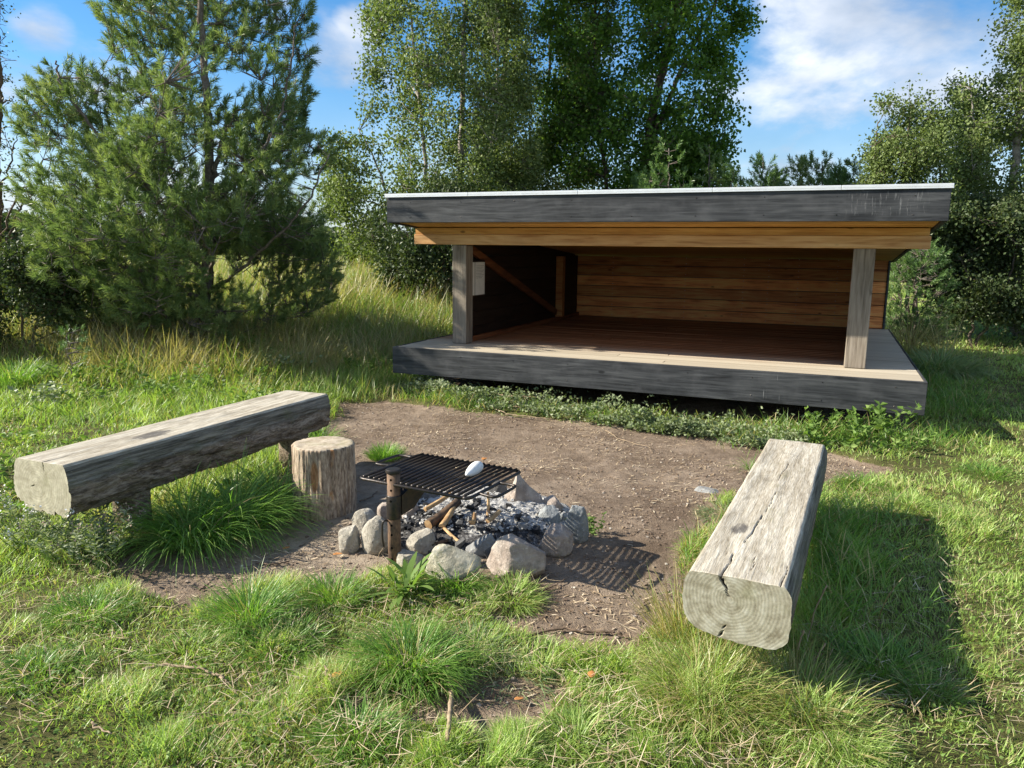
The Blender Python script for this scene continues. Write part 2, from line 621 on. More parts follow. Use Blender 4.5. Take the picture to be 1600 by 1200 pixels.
def rust():
    m, nt, b = mat('rusty_steel')
    co = nt.objco((1, 1, .6))
    f = nt.noise(co, 22, 6, .65)
    g = nt.noise(co, 90, 4, .6)
    col = nt.ramp(nt.math('ADD', nt.math('MULTIPLY', f, .7), nt.math('MULTIPLY', g, .3)), [(.35, (.055, .040, .033)), (.5, (.135, .085, .055)), (.62, (.21, .13, .08)), (.72, (.14, .115, .10))])
    setb(nt, b, color=col, rough=.75, spec=.3, metal=.1, normal=bump(nt, nt.math('ADD', f, g), .5, .002))
    return m


M_rust = rust()


# ---- benches and stump: weathered log
def log_top():
    m, nt, b = mat('weathered_log_top')
    co = nt.objco((1.2, 14, 6))
    warp = nt.noise(nt.objco((1.1, 5, 2)), 1.2, 3, .5, 0, 'Color')
    cw = nt.n('ShaderNodeVectorMath', {0: co, 1: warp}, operation='ADD').outputs[0]
    g1 = nt.noise(cw, 2.0, 6, .7, .3)
    g2 = nt.noise(nt.objco((7, 90, 40)), 1.6, 5, .7, .2)
    g = nt.math('ADD', nt.math('MULTIPLY', g1, .5), nt.math('MULTIPLY', g2, .5))
    col = nt.ramp(g, [(.34, (.16, .13, .09)), (.45, (.34, .295, .225)), (.54, (.48, .435, .355)), (.64, (.64, .60, .51))])
    blot = nt.noise(nt.objco((2.2, 4.5, 3)), 1.7, 6, .65, .5)
    col = nt.mix(nt.math('MULTIPLY', nt.step(blot, .50, .70), .65), col, (.20, .175, .135))
    moss = nt.noise(nt.objco((3, 6, 5)), 2.3, 5, .7)
    col = nt.mix(nt.math('MULTIPLY', nt.step(moss, .56, .74), .35), col, (.20, .20, .09))
    spot = nt.attr('burn')
    col = nt.mix(nt.math('MULTIPLY', nt.step(nt.math('ADD', spot, nt.math('MULTIPLY', nt.math('SUBTRACT', nt.noise(nt.objco((7, 22, 9)), 1.5, 5, .7), .5), 2.2)), .25, .95), .82), col, (.06, .055, .055))
    ck = nt.attr('crack')
    col = nt.mix(nt.step(ck, .25, .8), col, (.05, .035, .025))
    h = nt.math('ADD', g2, nt.math('MULTIPLY', g1, .8))
    setb(nt, b, color=col, rough=.85, spec=.2, normal=bump(nt, h, .7, .005))
    return m


def log_side():
    m, nt, b = mat('log_bark')
    co = nt.objco((2.0, 11, 11))
    g1 = nt.noise(co, 1.8, 7, .7, .8)
    g2 = nt.noise(nt.objco((10, 50, 50)), 2, 5, .7)
    col = nt.ramp(nt.math('ADD', nt.math('MULTIPLY', g1, .6), nt.math('MULTIPLY', g2, .4)), [(.36, (.045, .033, .024)), (.46, (.17, .128, .092)), (.54, (.34, .265, .195)), (.64, (.50, .42, .33))])
    z = nt.attr('lz')
    up = nt.step(nt.math('ADD', z, nt.math('MULTIPLY', g1, .25)), .62, .80)
    plane = nt.ramp(nt.noise(nt.objco((2, 40, 40)), 1.5, 6, .7), [(.35, (.085, .075, .06)), (.5, (.21, .19, .155)), (.66, (.38, .345, .285))])
    col = nt.mix(up, col, plane)
    moss = nt.noise(nt.objco((3, 6, 5)), 2.0, 5, .7)
    col = nt.mix(nt.math('MULTIPLY', nt.step(moss, .52, .72), .4), col, (.13, .145, .06))
    lich = nt.step(nt.noise(nt.objco((16, 18, 18)), 2.0, 3, .6), .67, .74)
    col = nt.mix(nt.math('MULTIPLY', lich, .5), col, (.5, .5, .44))
    setb(nt, b, color=col, rough=.9, spec=.15, normal=bump(nt, nt.math('ADD', g1, nt.math('MULTIPLY', g2, .5)), 1.0, .03))
    return m


def log_end(name, cy, cz, axis, c=((.20, .175, .12), (.36, .335, .255), (.47, .45, .37)), dens=95, rc=.26):
    """sawn end with year rings round a pith at (cy, cz)"""
    m, nt, b = mat(name)
    s = nt.n('ShaderNodeSeparateXYZ', {0: nt.objco((1, 1, 1))})
    if axis == 0:
        a, q = s.outputs[1], s.outputs[2]
    else:
        a, q = s.outputs[0], s.outputs[1]
    da = nt.math('SUBTRACT', a, cy); dq = nt.math('SUBTRACT', q, cz)
    wob = nt.math('MULTIPLY', nt.noise(nt.objco((9, 9, 9)), 1.0, 3, .5), .035)
    r = nt.math('ADD', nt.math('SQRT', nt.math('ADD', nt.math('MULTIPLY', da, da), nt.math('MULTIPLY', dq, dq))), wob)
    ring = nt.math('MULTIPLY', nt.math('ADD', nt.math('SINE', nt.math('MULTIPLY', nt.math('POWER', nt.math('MULTIPLY', r, 4.0), .85), dens * 1.45)), 1.0), .5)
    ang = nt.math('ARCTAN2', dq, da)
    rad = nt.noise(nt.n('ShaderNodeCombineXYZ', {0: nt.math('MULTIPLY', ang, 9.0), 1: nt.math('MULTIPLY', r, 5.0), 2: 0.0}).outputs[0], 2.0, 4, .7)
    base = nt.noise(nt.objco((14, 14, 14)), 1.3, 5, .65)
    col = nt.ramp(base, [(.35, c[0]), (.52, c[1]), (.66, c[2])])
    col = nt.mix(nt.math('MULTIPLY', ring, rc), col, tuple(x * .45 for x in c[0]))
    cr = nt.math('MULTIPLY', nt.step(rad, .66, .74), nt.step(nt.noise(nt.objco((20, 20, 20)), 1, 2), .4, .6))
    col = nt.mix(nt.math('MULTIPLY', cr, .35), col, (.10, .085, .06))
    green = nt.step(nt.noise(nt.objco((5, 5, 5)), 1.1, 3), .48, .68)
    col = nt.mix(nt.math('MULTIPLY', green, .3), col, (.22, .23, .10))
    ck = nt.attr('crack')
    col = nt.mix(nt.step(ck, .25, .8), col, (.04, .03, .022))
    setb(nt, b, color=col, rough=.85, spec=.2, normal=bump(nt, nt.math('ADD', nt.math('MULTIPLY', ring, -.12), base), .6, .003))
    return m


M_logtop = log_top()
M_logside = log_side()
M_logend_r = log_end('sawn_log_end', .014, .385, 0)
M_logend_l = log_end('sawn_grey_log_end', .03, .40, 0, ((0.336, 0.297, 0.209), (0.470, 0.427, 0.314), (0.594, 0.545, 0.408)), 80, .14)
M_stumptop = log_end('stump_top', .01, .02, 2, ((.30, .24, .17), (.44, .37, .28), (.55, .48, .38)), 90, .12)


def stump_side():
    m, nt, b = mat('rotten_bark')
    co = nt.objco((14, 14, 2.2))
    g1 = nt.noise(co, 1.6, 7, .72, .6)
    g2 = nt.noise(nt.objco((50, 50, 12)), 1.6, 5, .7)
    g = nt.math('ADD', nt.math('MULTIPLY', g1, .55), nt.math('MULTIPLY', g2, .45))
    col = nt.ramp(g, [(.36, (.055, .036, .024)), (.44, (.19, .14, .10)), (.53, (.38, .30, .22)), (.64, (.60, .50, .38))])
    rot = nt.attr('rot')
    col = nt.mix(nt.math('MULTIPLY', nt.step(nt.math('ADD', rot, nt.math('MULTIPLY', nt.math('SUBTRACT', g1, .5), .8)), .45, .7), .8), col, nt.ramp(g2, [(.3, (.16, .065, .022)), (.6, (.42, .21, .085))]))
    setb(nt, b, color=col, rough=.9, spec=.15, normal=bump(nt, g, 1.0, .01))
    return m


M_stump = stump_side()


# ---- stone
def stone_mat(name, c0, c1, c2, speck=(.05, .045, .04), moss=0.0):
    m, nt, b = mat(name)
    co = nt.objco((1, 1, 1))
    f = nt.noise(co, 9, 6, .6, .3)
    g = nt.noise(co, 48, 5, .8)
    col = nt.ramp(f, [(.35, c0), (.5, c1), (.66, c2)])
    col = nt.mix(nt.math('MULTIPLY', nt.step(g, .55, .7), .5), col, speck)
    col = nt.mix(nt.math('MULTIPLY', nt.step(nt.noise(co, 55, 3, .6), .6, .7), .45), col, tuple(min(.8, x * 1.7) for x in c2))
    soot = nt.step(nt.noise(co, 8, 6, .7), .50, .66)
    col = nt.mix(nt.math('MULTIPLY', soot, .45), col, (.07, .065, .06))
    if moss:
        col = nt.mix(nt.math('MULTIPLY', nt.step(nt.noise(co, 12, 5, .7), .5, .66), moss), col, (.16, .17, .055))
    setb(nt, b, color=col, rough=.8, spec=.3, normal=bump(nt, nt.math('ADD', f, nt.math('MULTIPLY', g, .5)), 1.0, .02))
    return m


M_st = {
    'pale': stone_mat('pale_granite', (.27, .245, .20), (.40, .365, .305), (.52, .485, .42)),
    'pink': stone_mat('pink_granite', (.26, .21, .175), (.37, .31, .265), (.48, .425, .37)),
    'grey': stone_mat('grey_stone', (.19, .19, .19), (.29, .29, .28), (.38, .38, .37)),
    'blue': stone_mat('blue_grey_stone', (.16, .17, .175), (.25, .265, .27), (.36, .37, .365)),
    'dark': stone_mat('sooty_stone', (.07, .068, .065), (.12, .115, .11), (.19, .18, .17)),
    'mossy': stone_mat('mossy_granite', (.31, .28, .21), (.45, .41, .32), (.55, .51, .41), moss=.45),
}


# ---- plants
def leafmat(name, stops, trans=.35, rough=.45, spec=.4, tcol=1.5, axis='rnd', hue=None):
    m, nt, b = mat(name)
    rnd = nt.attr('rnd')
    big = nt.noise(nt.objco((1, 1, 1)), 1.1, 3, .6)
    f = nt.math('ADD', nt.math('MULTIPLY', rnd, .75), nt.math('MULTIPLY', nt.math('SUBTRACT', big, .25), .5))
    col = nt.ramp(f, stops)
    setb(nt, b, color=col, rough=rough, spec=spec)
    tc = nt.mix(1.0, col, (tcol * 1.05, tcol * 1.1, tcol * .55), 'MULTIPLY')
    tr = nt.n('ShaderNodeBsdfTranslucent', {'Color': tc})
    ms_ = nt.n('ShaderNodeMixShader', {0: trans, 1: b.outputs[0], 2: tr.outputs[0]})
    nt.L.new(ms_.outputs[0], nt.N['Material Output'].inputs[0])
    return m


M_birch = leafmat('birch_leaf', [(.1, (0.071, 0.103, 0.030)), (.45, (0.138, 0.189, 0.058)), (.8, (0.223, 0.281, 0.105)), (.97, (0.361, 0.378, 0.140))], .34, .50, .28, 1.25)
M_dkleaf = leafmat('dark_green_leaf', [(.1, (0.040, 0.083, 0.015)), (.5, (0.090, 0.174, 0.029)), (.9, (0.177, 0.272, 0.047))], .42, .48, .28)
M_bramble = leafmat('bramble_leaf', [(.1, (0.028, 0.045, 0.019)), (.5, (0.061, 0.094, 0.032)), (.93, (0.143, 0.161, 0.065)), (1, (0.457, 0.227, 0.090))], .25, .48, .35)
M_willow = leafmat('yellow_green_leaf', [(.1, (.09, .14, .02)), (.5, (.17, .23, .03)), (.9, (.30, .33, .06))], .4, .45, .4)
M_needle = leafmat('pine_needle', [(.05, (0.091, 0.144, 0.054)), (.45, (0.176, 0.253, 0.094)), (.8, (0.315, 0.385, 0.152)), (.96, (0.481, 0.491, 0.197)), (1, (0.628, 0.360, 0.107))], .30, .45, .35, 1.2)
M_needle2 = leafmat('young_pine_needle', [(.05, (0.070, 0.140, 0.049)), (.5, (0.140, 0.238, 0.077)), (.95, (0.238, 0.336, 0.112))], .25, .4, .45, 1.2)
M_herb = leafmat('herb_leaf', [(.1, (0.070, 0.129, 0.023)), (.5, (0.130, 0.221, 0.046)), (.9, (0.220, 0.304, 0.091))], .35, .55, .25)
M_greyherb = leafmat('grey_green_leaf', [(.1, (0.110, 0.154, 0.066)), (.5, (0.209, 0.253, 0.132)), (.9, (0.374, 0.407, 0.264))], .25, .5, .3)
M_bark = simple('tree_bark', (.16, .125, .10), .9, .1, 0, .5, 20, (.055, .042, .035), .8, .01)
M_bbark = simple('birch_bark', (.42, .38, .34), .8, .2, 0, .5, 9, (.12, .095, .08), .6, .01)
M_pbark = simple('pine_bark', (.20, .175, .15), .9, .1, 0, .5, 25, (.11, .085, .07), .8, .01)
M_twig = simple('dry_twig', (.36, .27, .18), .8, .2, 0, .4, 40)
M_twigd = simple('dark_twig', (.17, .12, .085), .85, .2, 0, .4, 40)
M_palewood = simple('pale_split_wood', (.55, .38, .20), .75, .2, 0, .4, 25, (.30, .17, .08), .6)
M_charwood = simple('scorched_wood', (.16, .10, .06), .8, .2, 0, .8, 18, (.03, .025, .022), .8)
M_straw = simple('straw', (.55, .45, .29), .8, .2, 0, .4, 6)
M_leafdry = simple('dry_leaf', (.50, .22, .07), .7, .3, 0, .4, 40)
M_leafyel = simple('yellow_leaf', (.62, .47, .06), .6, .3, 0, .3, 40)


def grass_mat(name, green, dry, trans=.36, rough=.42, spec=.45):
    m, nt, b = mat(name)
    s = nt.n('ShaderNodeSeparateXYZ', {0: nt.attr('c', 'Vector')})
    rnd, t, d = s.outputs[0], s.outputs[1], s.outputs[2]
    big = nt.noise(nt.objco((1, 1, 1)), .9, 4, .6)
    f = nt.math('ADD', nt.math('MULTIPLY', rnd, .7), nt.math('MULTIPLY', nt.math('SUBTRACT', big, .2), .55))
    g = nt.ramp(f, green)
    y = nt.ramp(rnd, dry)
    tipd = nt.math('MULTIPLY', nt.step(t, .75, 1.1), .35)
    col = nt.mix(nt.math('MAXIMUM', d, tipd), g, y)
    setb(nt, b, color=col, rough=rough, spec=spec)
    tc = nt.mix(1.0, col, (1.5, 1.6, .7), 'MULTIPLY')
    tr = nt.n('ShaderNodeBsdfTranslucent', {'Color': tc})
    ms_ = nt.n('ShaderNodeMixShader', {0: trans, 1: b.outputs[0], 2: tr.outputs[0]})
    nt.L.new(ms_.outputs[0], nt.N['Material Output'].inputs[0])
    return m


DRY = [(.0, (.24, .16, .08)), (.5, (.42, .33, .17)), (1., (.60, .50, .29))]
M_grass = grass_mat('grass_blade', [(.1, (0.127, 0.199, 0.045)), (.4, (0.235, 0.343, 0.075)), (.7, (0.351, 0.479, 0.125)), (.95, (0.552, 0.638, 0.296))], DRY)
M_grass_tall = grass_mat('tall_grass_blade', [(.1, (0.091, 0.156, 0.034)), (.5, (0.199, 0.297, 0.061)), (.9, (0.350, 0.446, 0.113))], DRY)
M_grass_lush = grass_mat('lush_grass_blade', [(.1, (0.075, 0.167, 0.028)), (.5, (0.145, 0.281, 0.047)), (.9, (0.245, 0.395, 0.088))], DRY, .4)
M_grass_blue = grass_mat('grey_green_grass_blade', [(.1, (0.100, 0.176, 0.075)), (.5, (0.198, 0.284, 0.127)), (.9, (0.369, 0.446, 0.238))], DRY)


def ground_mat():
    m, nt, b = mat('bare_soil_and_turf')
    d = nt.attr('dirt')
    co = nt.objco((1, 1, 1))
    n1 = nt.noise(co, 1.6, 6, .6)
    n2 = nt.noise(co, 14, 6, .7)
    n3 = nt.noise(co, 75, 5, .75)
    mixn = nt.math('ADD', nt.math('MULTIPLY', n1, .45), nt.math('ADD', nt.math('MULTIPLY', n2, .35), nt.math('MULTIPLY', n3, .2)))
    soil = nt.ramp(mixn, [(.38, (.115, .082, .058)), (.48, (.20, .150, .110)), (.55, (.27, .208, .155)), (.66, (.38, .305, .235))])
    vo = nt.n('ShaderNodeTexVoronoi', {'Vector': co, 'Scale': 55.0})
    soil = nt.mix(nt.math('MULTIPLY', nt.step(vo.outputs['Distance'], .16, .05), .5), soil, (.36, .30, .24))
    sand = nt.attr('sand')
    damp = nt.step(nt.noise(co, 2.6, 5, .65, .3), .50, .64)
    soil = nt.mix(nt.math('MULTIPLY', damp, .16), soil, (.105, .075, .055))
    soil = nt.mix(nt.math('MULTIPLY', sand, .6), soil, nt.ramp(n2, [(.35, (.30, .24, .18)), (.65, (.46, .385, .30))]))
    turf = nt.ramp(mixn, [(.35, (.05, .05, .02)), (.5, (.10, .10, .036)), (.65, (.19, .165, .075))])
    fieldc = nt.ramp(nt.noise(co, .08, 3), [(.4, (.11, .16, .035)), (.6, (.19, .20, .06))])
    far = nt.attr('far')
    turf = nt.mix(far, turf, fieldc)
    f = nt.step(nt.math('ADD', d, nt.math('MULTIPLY', nt.math('SUBTRACT', n2, .5), .5)), .38, .62)
    setb(nt, b, color=nt.mix(f, turf, soil), rough=.95, spec=.1)
    hh = nt.math('ADD', nt.math('MULTIPLY', n2, 1.0), nt.math('ADD', nt.math('MULTIPLY', n3, .55), nt.math('MULTIPLY', nt.step(vo.outputs['Distance'], .3, .0), .25)))
    setb(nt, b, normal=bump(nt, hh, .85, .035))
    return m


M_ground = ground_mat()


def ash_mat():
    m, nt, b = mat('wood_ash')
    a = nt.attr('ash')
    co = nt.objco((1, 1, 1))
    n2 = nt.noise(co, 26, 5, .7)
    n3 = nt.noise(co, 110, 4, .7)
    g = nt.math('ADD', nt.math('MULTIPLY', n2, .5), nt.math('MULTIPLY', n3, .5))
    pale = nt.ramp(g, [(.36, (.13, .125, .12)), (.48, (.34, .33, .315)), (.60, (.58, .57, .55))])
    dark = nt.ramp(g, [(.38, (.018, .018, .02)), (.52, (.075, .072, .072)), (.64, (.34, .33, .32))])
    f = nt.step(nt.math('ADD', a, nt.math('MULTIPLY', nt.math('SUBTRACT', n2, .5), 1.1)), .35, .65)
    setb(nt, b, color=nt.mix(f, dark, pale), rough=.95, spec=.05, normal=bump(nt, g, .9, .015))
    return m


M_ash = ash_mat()


def coal_mat():
    m, nt, b = mat('charcoal')
    r = nt.attr('rnd')
    n3 = nt.noise(nt.objco((1, 1, 1)), 60, 4, .6)
    col = nt.ramp(nt.math('ADD', nt.math('MULTIPLY', r, .8), nt.math('MULTIPLY', n3, .3)), [(.3, (.012, .012, .013)), (.6, (.04, .04, .042)), (.8, (.22, .215, .205)), (.95, (.42, .41, .39))])
    setb(nt, b, color=col, rough=.7, spec=.4, normal=bump(nt, n3, .6, .004))
    return m


M_coal = coal_mat()
def pebb():
    m, nt, b = mat('soil_crumb')
    col = nt.ramp(nt.attr('rnd'), [(.1, (.13, .092, .068)), (.6, (.24, .18, .135)), (.93, (.34, .28, .23)), (1, (.5, .46, .4))])
    setb(nt, b, color=col, rough=.9, spec=.15)
    return m
M_crumb = pebb()
def litt():
    m, nt, b = mat('litter_piece')
    col = nt.ramp(nt.attr('rnd'), [(.05, (.12, .07, .04)), (.35, (.33, .235, .14)), (.75, (.55, .43, .28)), (1, (.68, .58, .42))])
    setb(nt, b, color=col, rough=.8, spec=.2)
    return m
M_litter = litt()


# ================================================================== ground
def pxpoly(pts, z=0.0):
    return np.array([at(x, y, z)[:2] for x, y in pts])


DIRT = pxpoly([(522, 626), (600, 622), (700, 634), (850, 650), (1000, 664), (1160, 684), (1290, 708), (1395, 730), (1350, 748), (1290, 764),
               (1200, 760), (1160, 770), (1120, 800), (1110, 832), (1085, 862), (1050, 930), (1020, 985), (985, 1020), (930, 1035), (860, 1020),
               (800, 985), (800, 945), (850, 912), (760, 905), (690, 893), (620, 893), (540, 905), (450, 905), (400, 915), (350, 950), (290, 965), (235, 948),
               (195, 915), (205, 880), (260, 862), (330, 835), (400, 812), (438, 790), (450, 730), (500, 690), (512, 650)])
DIRT2 = pxpoly([(690, 1085), (760, 1072), (860, 1070), (900, 1040), (960, 1030), (960, 1060), (890, 1100), (850, 1130), (810, 1165), (800, 1240), (690, 1250), (690, 1150)])
DIRT3 = pxpoly([(500, 1120), (560, 1100), (600, 1130), (540, 1160)])
PATCH = [(at(1200, 400 + 700)[0], at(1200, 1100)[1], .0)]
PIT = at(745, 815)[:2]

ZD = .5
SA = at(613, 542, ZD)                     # shelter: front left corner of the deck
SB = at(1450, 598, ZD)
SN = (SB - SA) / np.linalg.norm(SB - SA)  # along the front
SW = float(np.linalg.norm(SB - SA))
SD = np.array([-SN[1], SN[0], 0])         # into the shelter
SANG = atan2(SN[1], SN[0])


def shelter_uv(x, y):
    dx = x - SA[0]; dy = y - SA[1]
    return dx * SN[0] + dy * SN[1], dx * SD[0] + dy * SD[1]


def dirtf(x, y):
    e = fbm(x * 3.1, y * 3.1, 0, 5, 3) * .16 + fbm(x * 11, y * 11, 0, 8, 2) * .05
    d = sdpoly(x, y, DIRT) + e
    d2 = sdpoly(x, y, DIRT2) + e * 2.2 + .03
    d3 = sdpoly(x, y, DIRT3) + e * 1.3 - .05
    f = sstep(np.maximum(d, np.maximum(d2, d3)), -.06, .07)
    u, v = shelter_uv(x, y)
    under = sstep(u, -.1, .1) * sstep(SW + .1 - u, 0, .2) * sstep(v, .1, .4) * sstep(5.4 - v, 0, .2)
    return np.maximum(f, under)


def hgt(x, y):
    x = np.asarray(x, float); y = np.asarray(y, float)
    D = dirtf(x, y)
    h = fbm(x * .55, y * .55, 0, 1, 3) * .05 * (1 - .6 * D) + fbm(x * 2.6, y * 2.6, 0, 2, 3) * (.022 - .010 * D)
    h = h + fbm(x * 9, y * 9, 0, 3, 3) * (.010 - .001 * D)
    h = h - .03 * D
    r = np.hypot(x, y)
    h = h * sstep(80 - r, 0, 60)
    mound = .80 * sstep(y, 9.0, 15.5) * sstep(1.0 - x, -1.5, 3.5) * sstep(34 - y, 0, 12)
    mound = mound + .12 * sstep(y, 7.4, 9.0) * sstep(-1.9 - x, 0, 1.2) * sstep(34 - y, 0, 12)
    u, v = shelter_uv(x, y)
    mound = mound * (1 - sstep(u, -.6, .2) * sstep(v, .0, 1.0) * sstep(6.6 - v, 0, 1.0))
    h = h + mound
    rp = np.hypot(x - PIT[0], (y - PIT[1]))
    h = h + .035 * sstep(1.15 - rp, 0, .7)
    h = h + .05 * sstep(.35 - np.hypot(x - at(1470, 560)[0], y - at(1470, 560)[1]), -.6, .3)
    return h


def axis(lo, hi, step, far_lo, far_hi, g=1.12):
    a = list(np.arange(lo, hi + 1e-6, step))
    s = step
    while a[-1] < far_hi:
        s *= g; a.append(a[-1] + s)
    s = step
    while a[0] > far_lo:
        s *= g; a.insert(0, a[0] - s)
    return np.array(a)


gx = axis(-6, 6, .038, -700, 700)
gy = axis(1.6, 10.0, .038, -60, 900)
GX, GY = np.meshgrid(gx, gy)
GZ = hgt(GX, GY)
nx, ny = len(gx), len(gy)
ii = (np.arange(ny - 1)[:, None] * nx + np.arange(nx - 1)[None, :]).ravel()
quads = np.stack([ii, ii + 1, ii + nx + 1, ii + nx], 1)
rr = np.hypot(GX, GY)
Dm = dirtf(GX, GY)
sandm = sstep(1.25 - np.hypot(GX - PIT[0] + .35, (GY - PIT[1]) * 1.2 + .1), 0, .7) * Dm
ground = npmesh('ground', np.stack([GX, GY, GZ], -1).reshape(-1, 3), [quads], M_ground,
                attrs={'dirt': Dm.ravel(), 'sand': sandm.ravel(), 'far': sstep(rr, 14, 30).ravel()}, smooth=True)
tag(ground, kind='structure')


def gp(px, py):
    """ground point under a photo pixel (one refinement for the relief)"""
    d = ray(px, py)
    d = d / d[1]
    ys = np.arange(1.2, 60, .05)
    zs = EYE + d[2] * ys
    below = zs <= hgt(d[0] * ys, ys)
    i = int(np.argmax(below)) if below.any() else len(ys) - 1
    a, b = ys[max(0, i - 1)], ys[i]
    for _ in range(12):
        m = (a + b) / 2
        if EYE + d[2] * m <= float(hgt(d[0] * m, m)):
            b = m
        else:
            a = m
    return np.array([d[0] * b, b, float(hgt(d[0] * b, b))])


# ================================================================== shelter
sh = thing('shelter', 'long black stained timber shelter with open front and flat overhanging roof', 'shelter', (SA[0], SA[1], 0), SANG)
W = SW
# deck boards
mb = MB()
v = 0.045
k = 0
while v < 5.02:
    cuts = [0.02] + ([random.uniform(1.4, 3.9)] if k % 2 else []) + [W - .02]
    for a_, b_ in zip(cuts[:-1], cuts[1:]):
        mb.box((a_ + .003, v, .462), (b_ - .003, v + .133, .4995 + random.uniform(-.0015, .0015)), .003)
    v += .142
    k += 1
mb.box((.02, v, .462), (W - .02, 5.136, .4995), .003)
mb.build('floor', M_deck, sh)
mb = MB()
for u in np.arange(.3, W, .75):
    mb.box((u - .03, .2, .28), (u + .03, 5.1, .459), .002)
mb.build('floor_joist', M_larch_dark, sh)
# edge boards of the deck
f = MB(); f.box((0, 0, .205), (W, .042, .503), .004); f.build('deck_edge_board', M_black, sh)
f = MB(); f.box((0, .043, .205), (.02, 5.2, .503), .004); f.build('deck_edge_board', M_black, sh)
f = MB(); f.box((W - .02, .043, .205), (W, 5.2, .503), .004); f.build('deck_edge_board', M_black, sh)
for u in (.9, 2.7, 4.5):
    for v in (1.5, 3.1, 4.8):
        f = MB(); f.box((u - .11, v - .11, -.25), (u + .11, v + .11, .278), .01); f.build('foundation_block', M_st['dark'], sh)
# posts
f = MB(); f.box((.445, .62, .5015), (.625, .80, 1.640), .006); f.build('post', M_post, sh)
f = MB(); f.box((4.705, .62, .5015), (4.895, .80, 1.645), .006); f.build('post', M_post, sh)
# front beam, slightly splayed ends
bm_ = MB(); bm_.box((-.045, .60, 1.647), (5.345, .74, 1.765), .006); bm_.build('beam', M_beam, sh)
bm_ = MB(); bm_.box((-.03, .61, 1.766), (5.33, .72, 1.836), .003); bm_.build('beam', M_soffit, sh)
# roof (slopes down to the back)
sl = (1.52 - 1.885) / 5.2


def slopebox(mbx, u0, u1, v0, v1, zb, zt, ch=.003, rnd=None):
    n0 = mbx.n
    mbx.box((u0, v0, zb), (u1, v1, zt), ch, rnd)
    V = mbx.V[-1]
    V[:, 2] += sl * V[:, 1]


rf = MB(); slopebox(rf, .0, W, .046, 5.75, 2.02, 2.14, .003); roof = rf.build('roof', M_roofing, sh)
sf = MB()
v = .047
while v < 5.65:
    slopebox(sf, .022, W - .022, v, v + .138, 1.888, 1.908, .003)
    v += .1405
sf.build('ceiling_boards', M_soffit, sh)
f = MB(); f.box((-.045, 0, 1.875), (W + .025, .043, 2.155), .004); f.build('fascia', M_black, sh)
f = MB(); slopebox(f, -.045, -.003, .046, 5.75, 1.875, 2.15); f.build('fascia', M_black, sh)
f = MB(); slopebox(f, W + .002 - .02, W + .022, .046, 5.75, 1.875, 2.15); f.build('fascia', M_black, sh)
f = MB(); slopebox(f, -.045, W + .022, 5.755, 5.79, 1.875, 2.15); f.build('fascia', M_black, sh)
cuts = [-.06, .95, 2.15, 3.45, 4.55, W + .04]
f = MB()
for a_, b_ in zip(cuts[:-1], cuts[1:]):
    f.box((a_ + .0015, -.018, 2.158), (b_ - .0015, .11, 2.182), .003)
    f.box((a_ + .0015, -.019, 2.143), (b_ - .0015, -.014, 2.157), .001)
f.build('roof_trim', M_trim, sh)
f = MB(); f.box((-.062, -.01, 2.1582), (-.055, 5.2, 2.18), .001); 
# back wall
bw = MB()
z = .503
while z < 1.50:
    zt = min(z + .172, 1.512)
    cuts = [0.02, random.uniform(1.6, 3.8), W - .09]
    bw.box((.02, 5.14, z + .002), (W - .10, 5.172, zt - .006), .006)
    z += .1725
bw.build('back_wall', M_larch, sh)
f = MB(); f.box((0, 5.178, .21), (W - .07, 5.215, 1.50), .003); f.box((W - .098, 5.12, .504), (W - .07, 5.176, 1.49), .003); f.build('back_cladding', M_black, sh)
# screws
fs = MB()
for u in np.arange(.25, W, .61):
    for z_ in (.27, .44, 1.93, 2.09):
        fs.tube([(u + random.uniform(-.01, .01), .002, z_ + random.uniform(-.008, .008)), (u, -.0012, z_)], .0042, 6)
fs.build('board_screws', M_iron, sh)
f = MB()
for u in (1.15, 2.35, 3.25, 3.62, 4.05, 4.6):
    z = .503
    while z < 1.45:
        for dz in (.04, .13):
            f.tube([(u + random.uniform(-.006, .006), 5.142, z + dz), (u, 5.1375, z + dz)], .0055, 6)
        z += .1725
f.build('screw_heads', M_screw, sh)
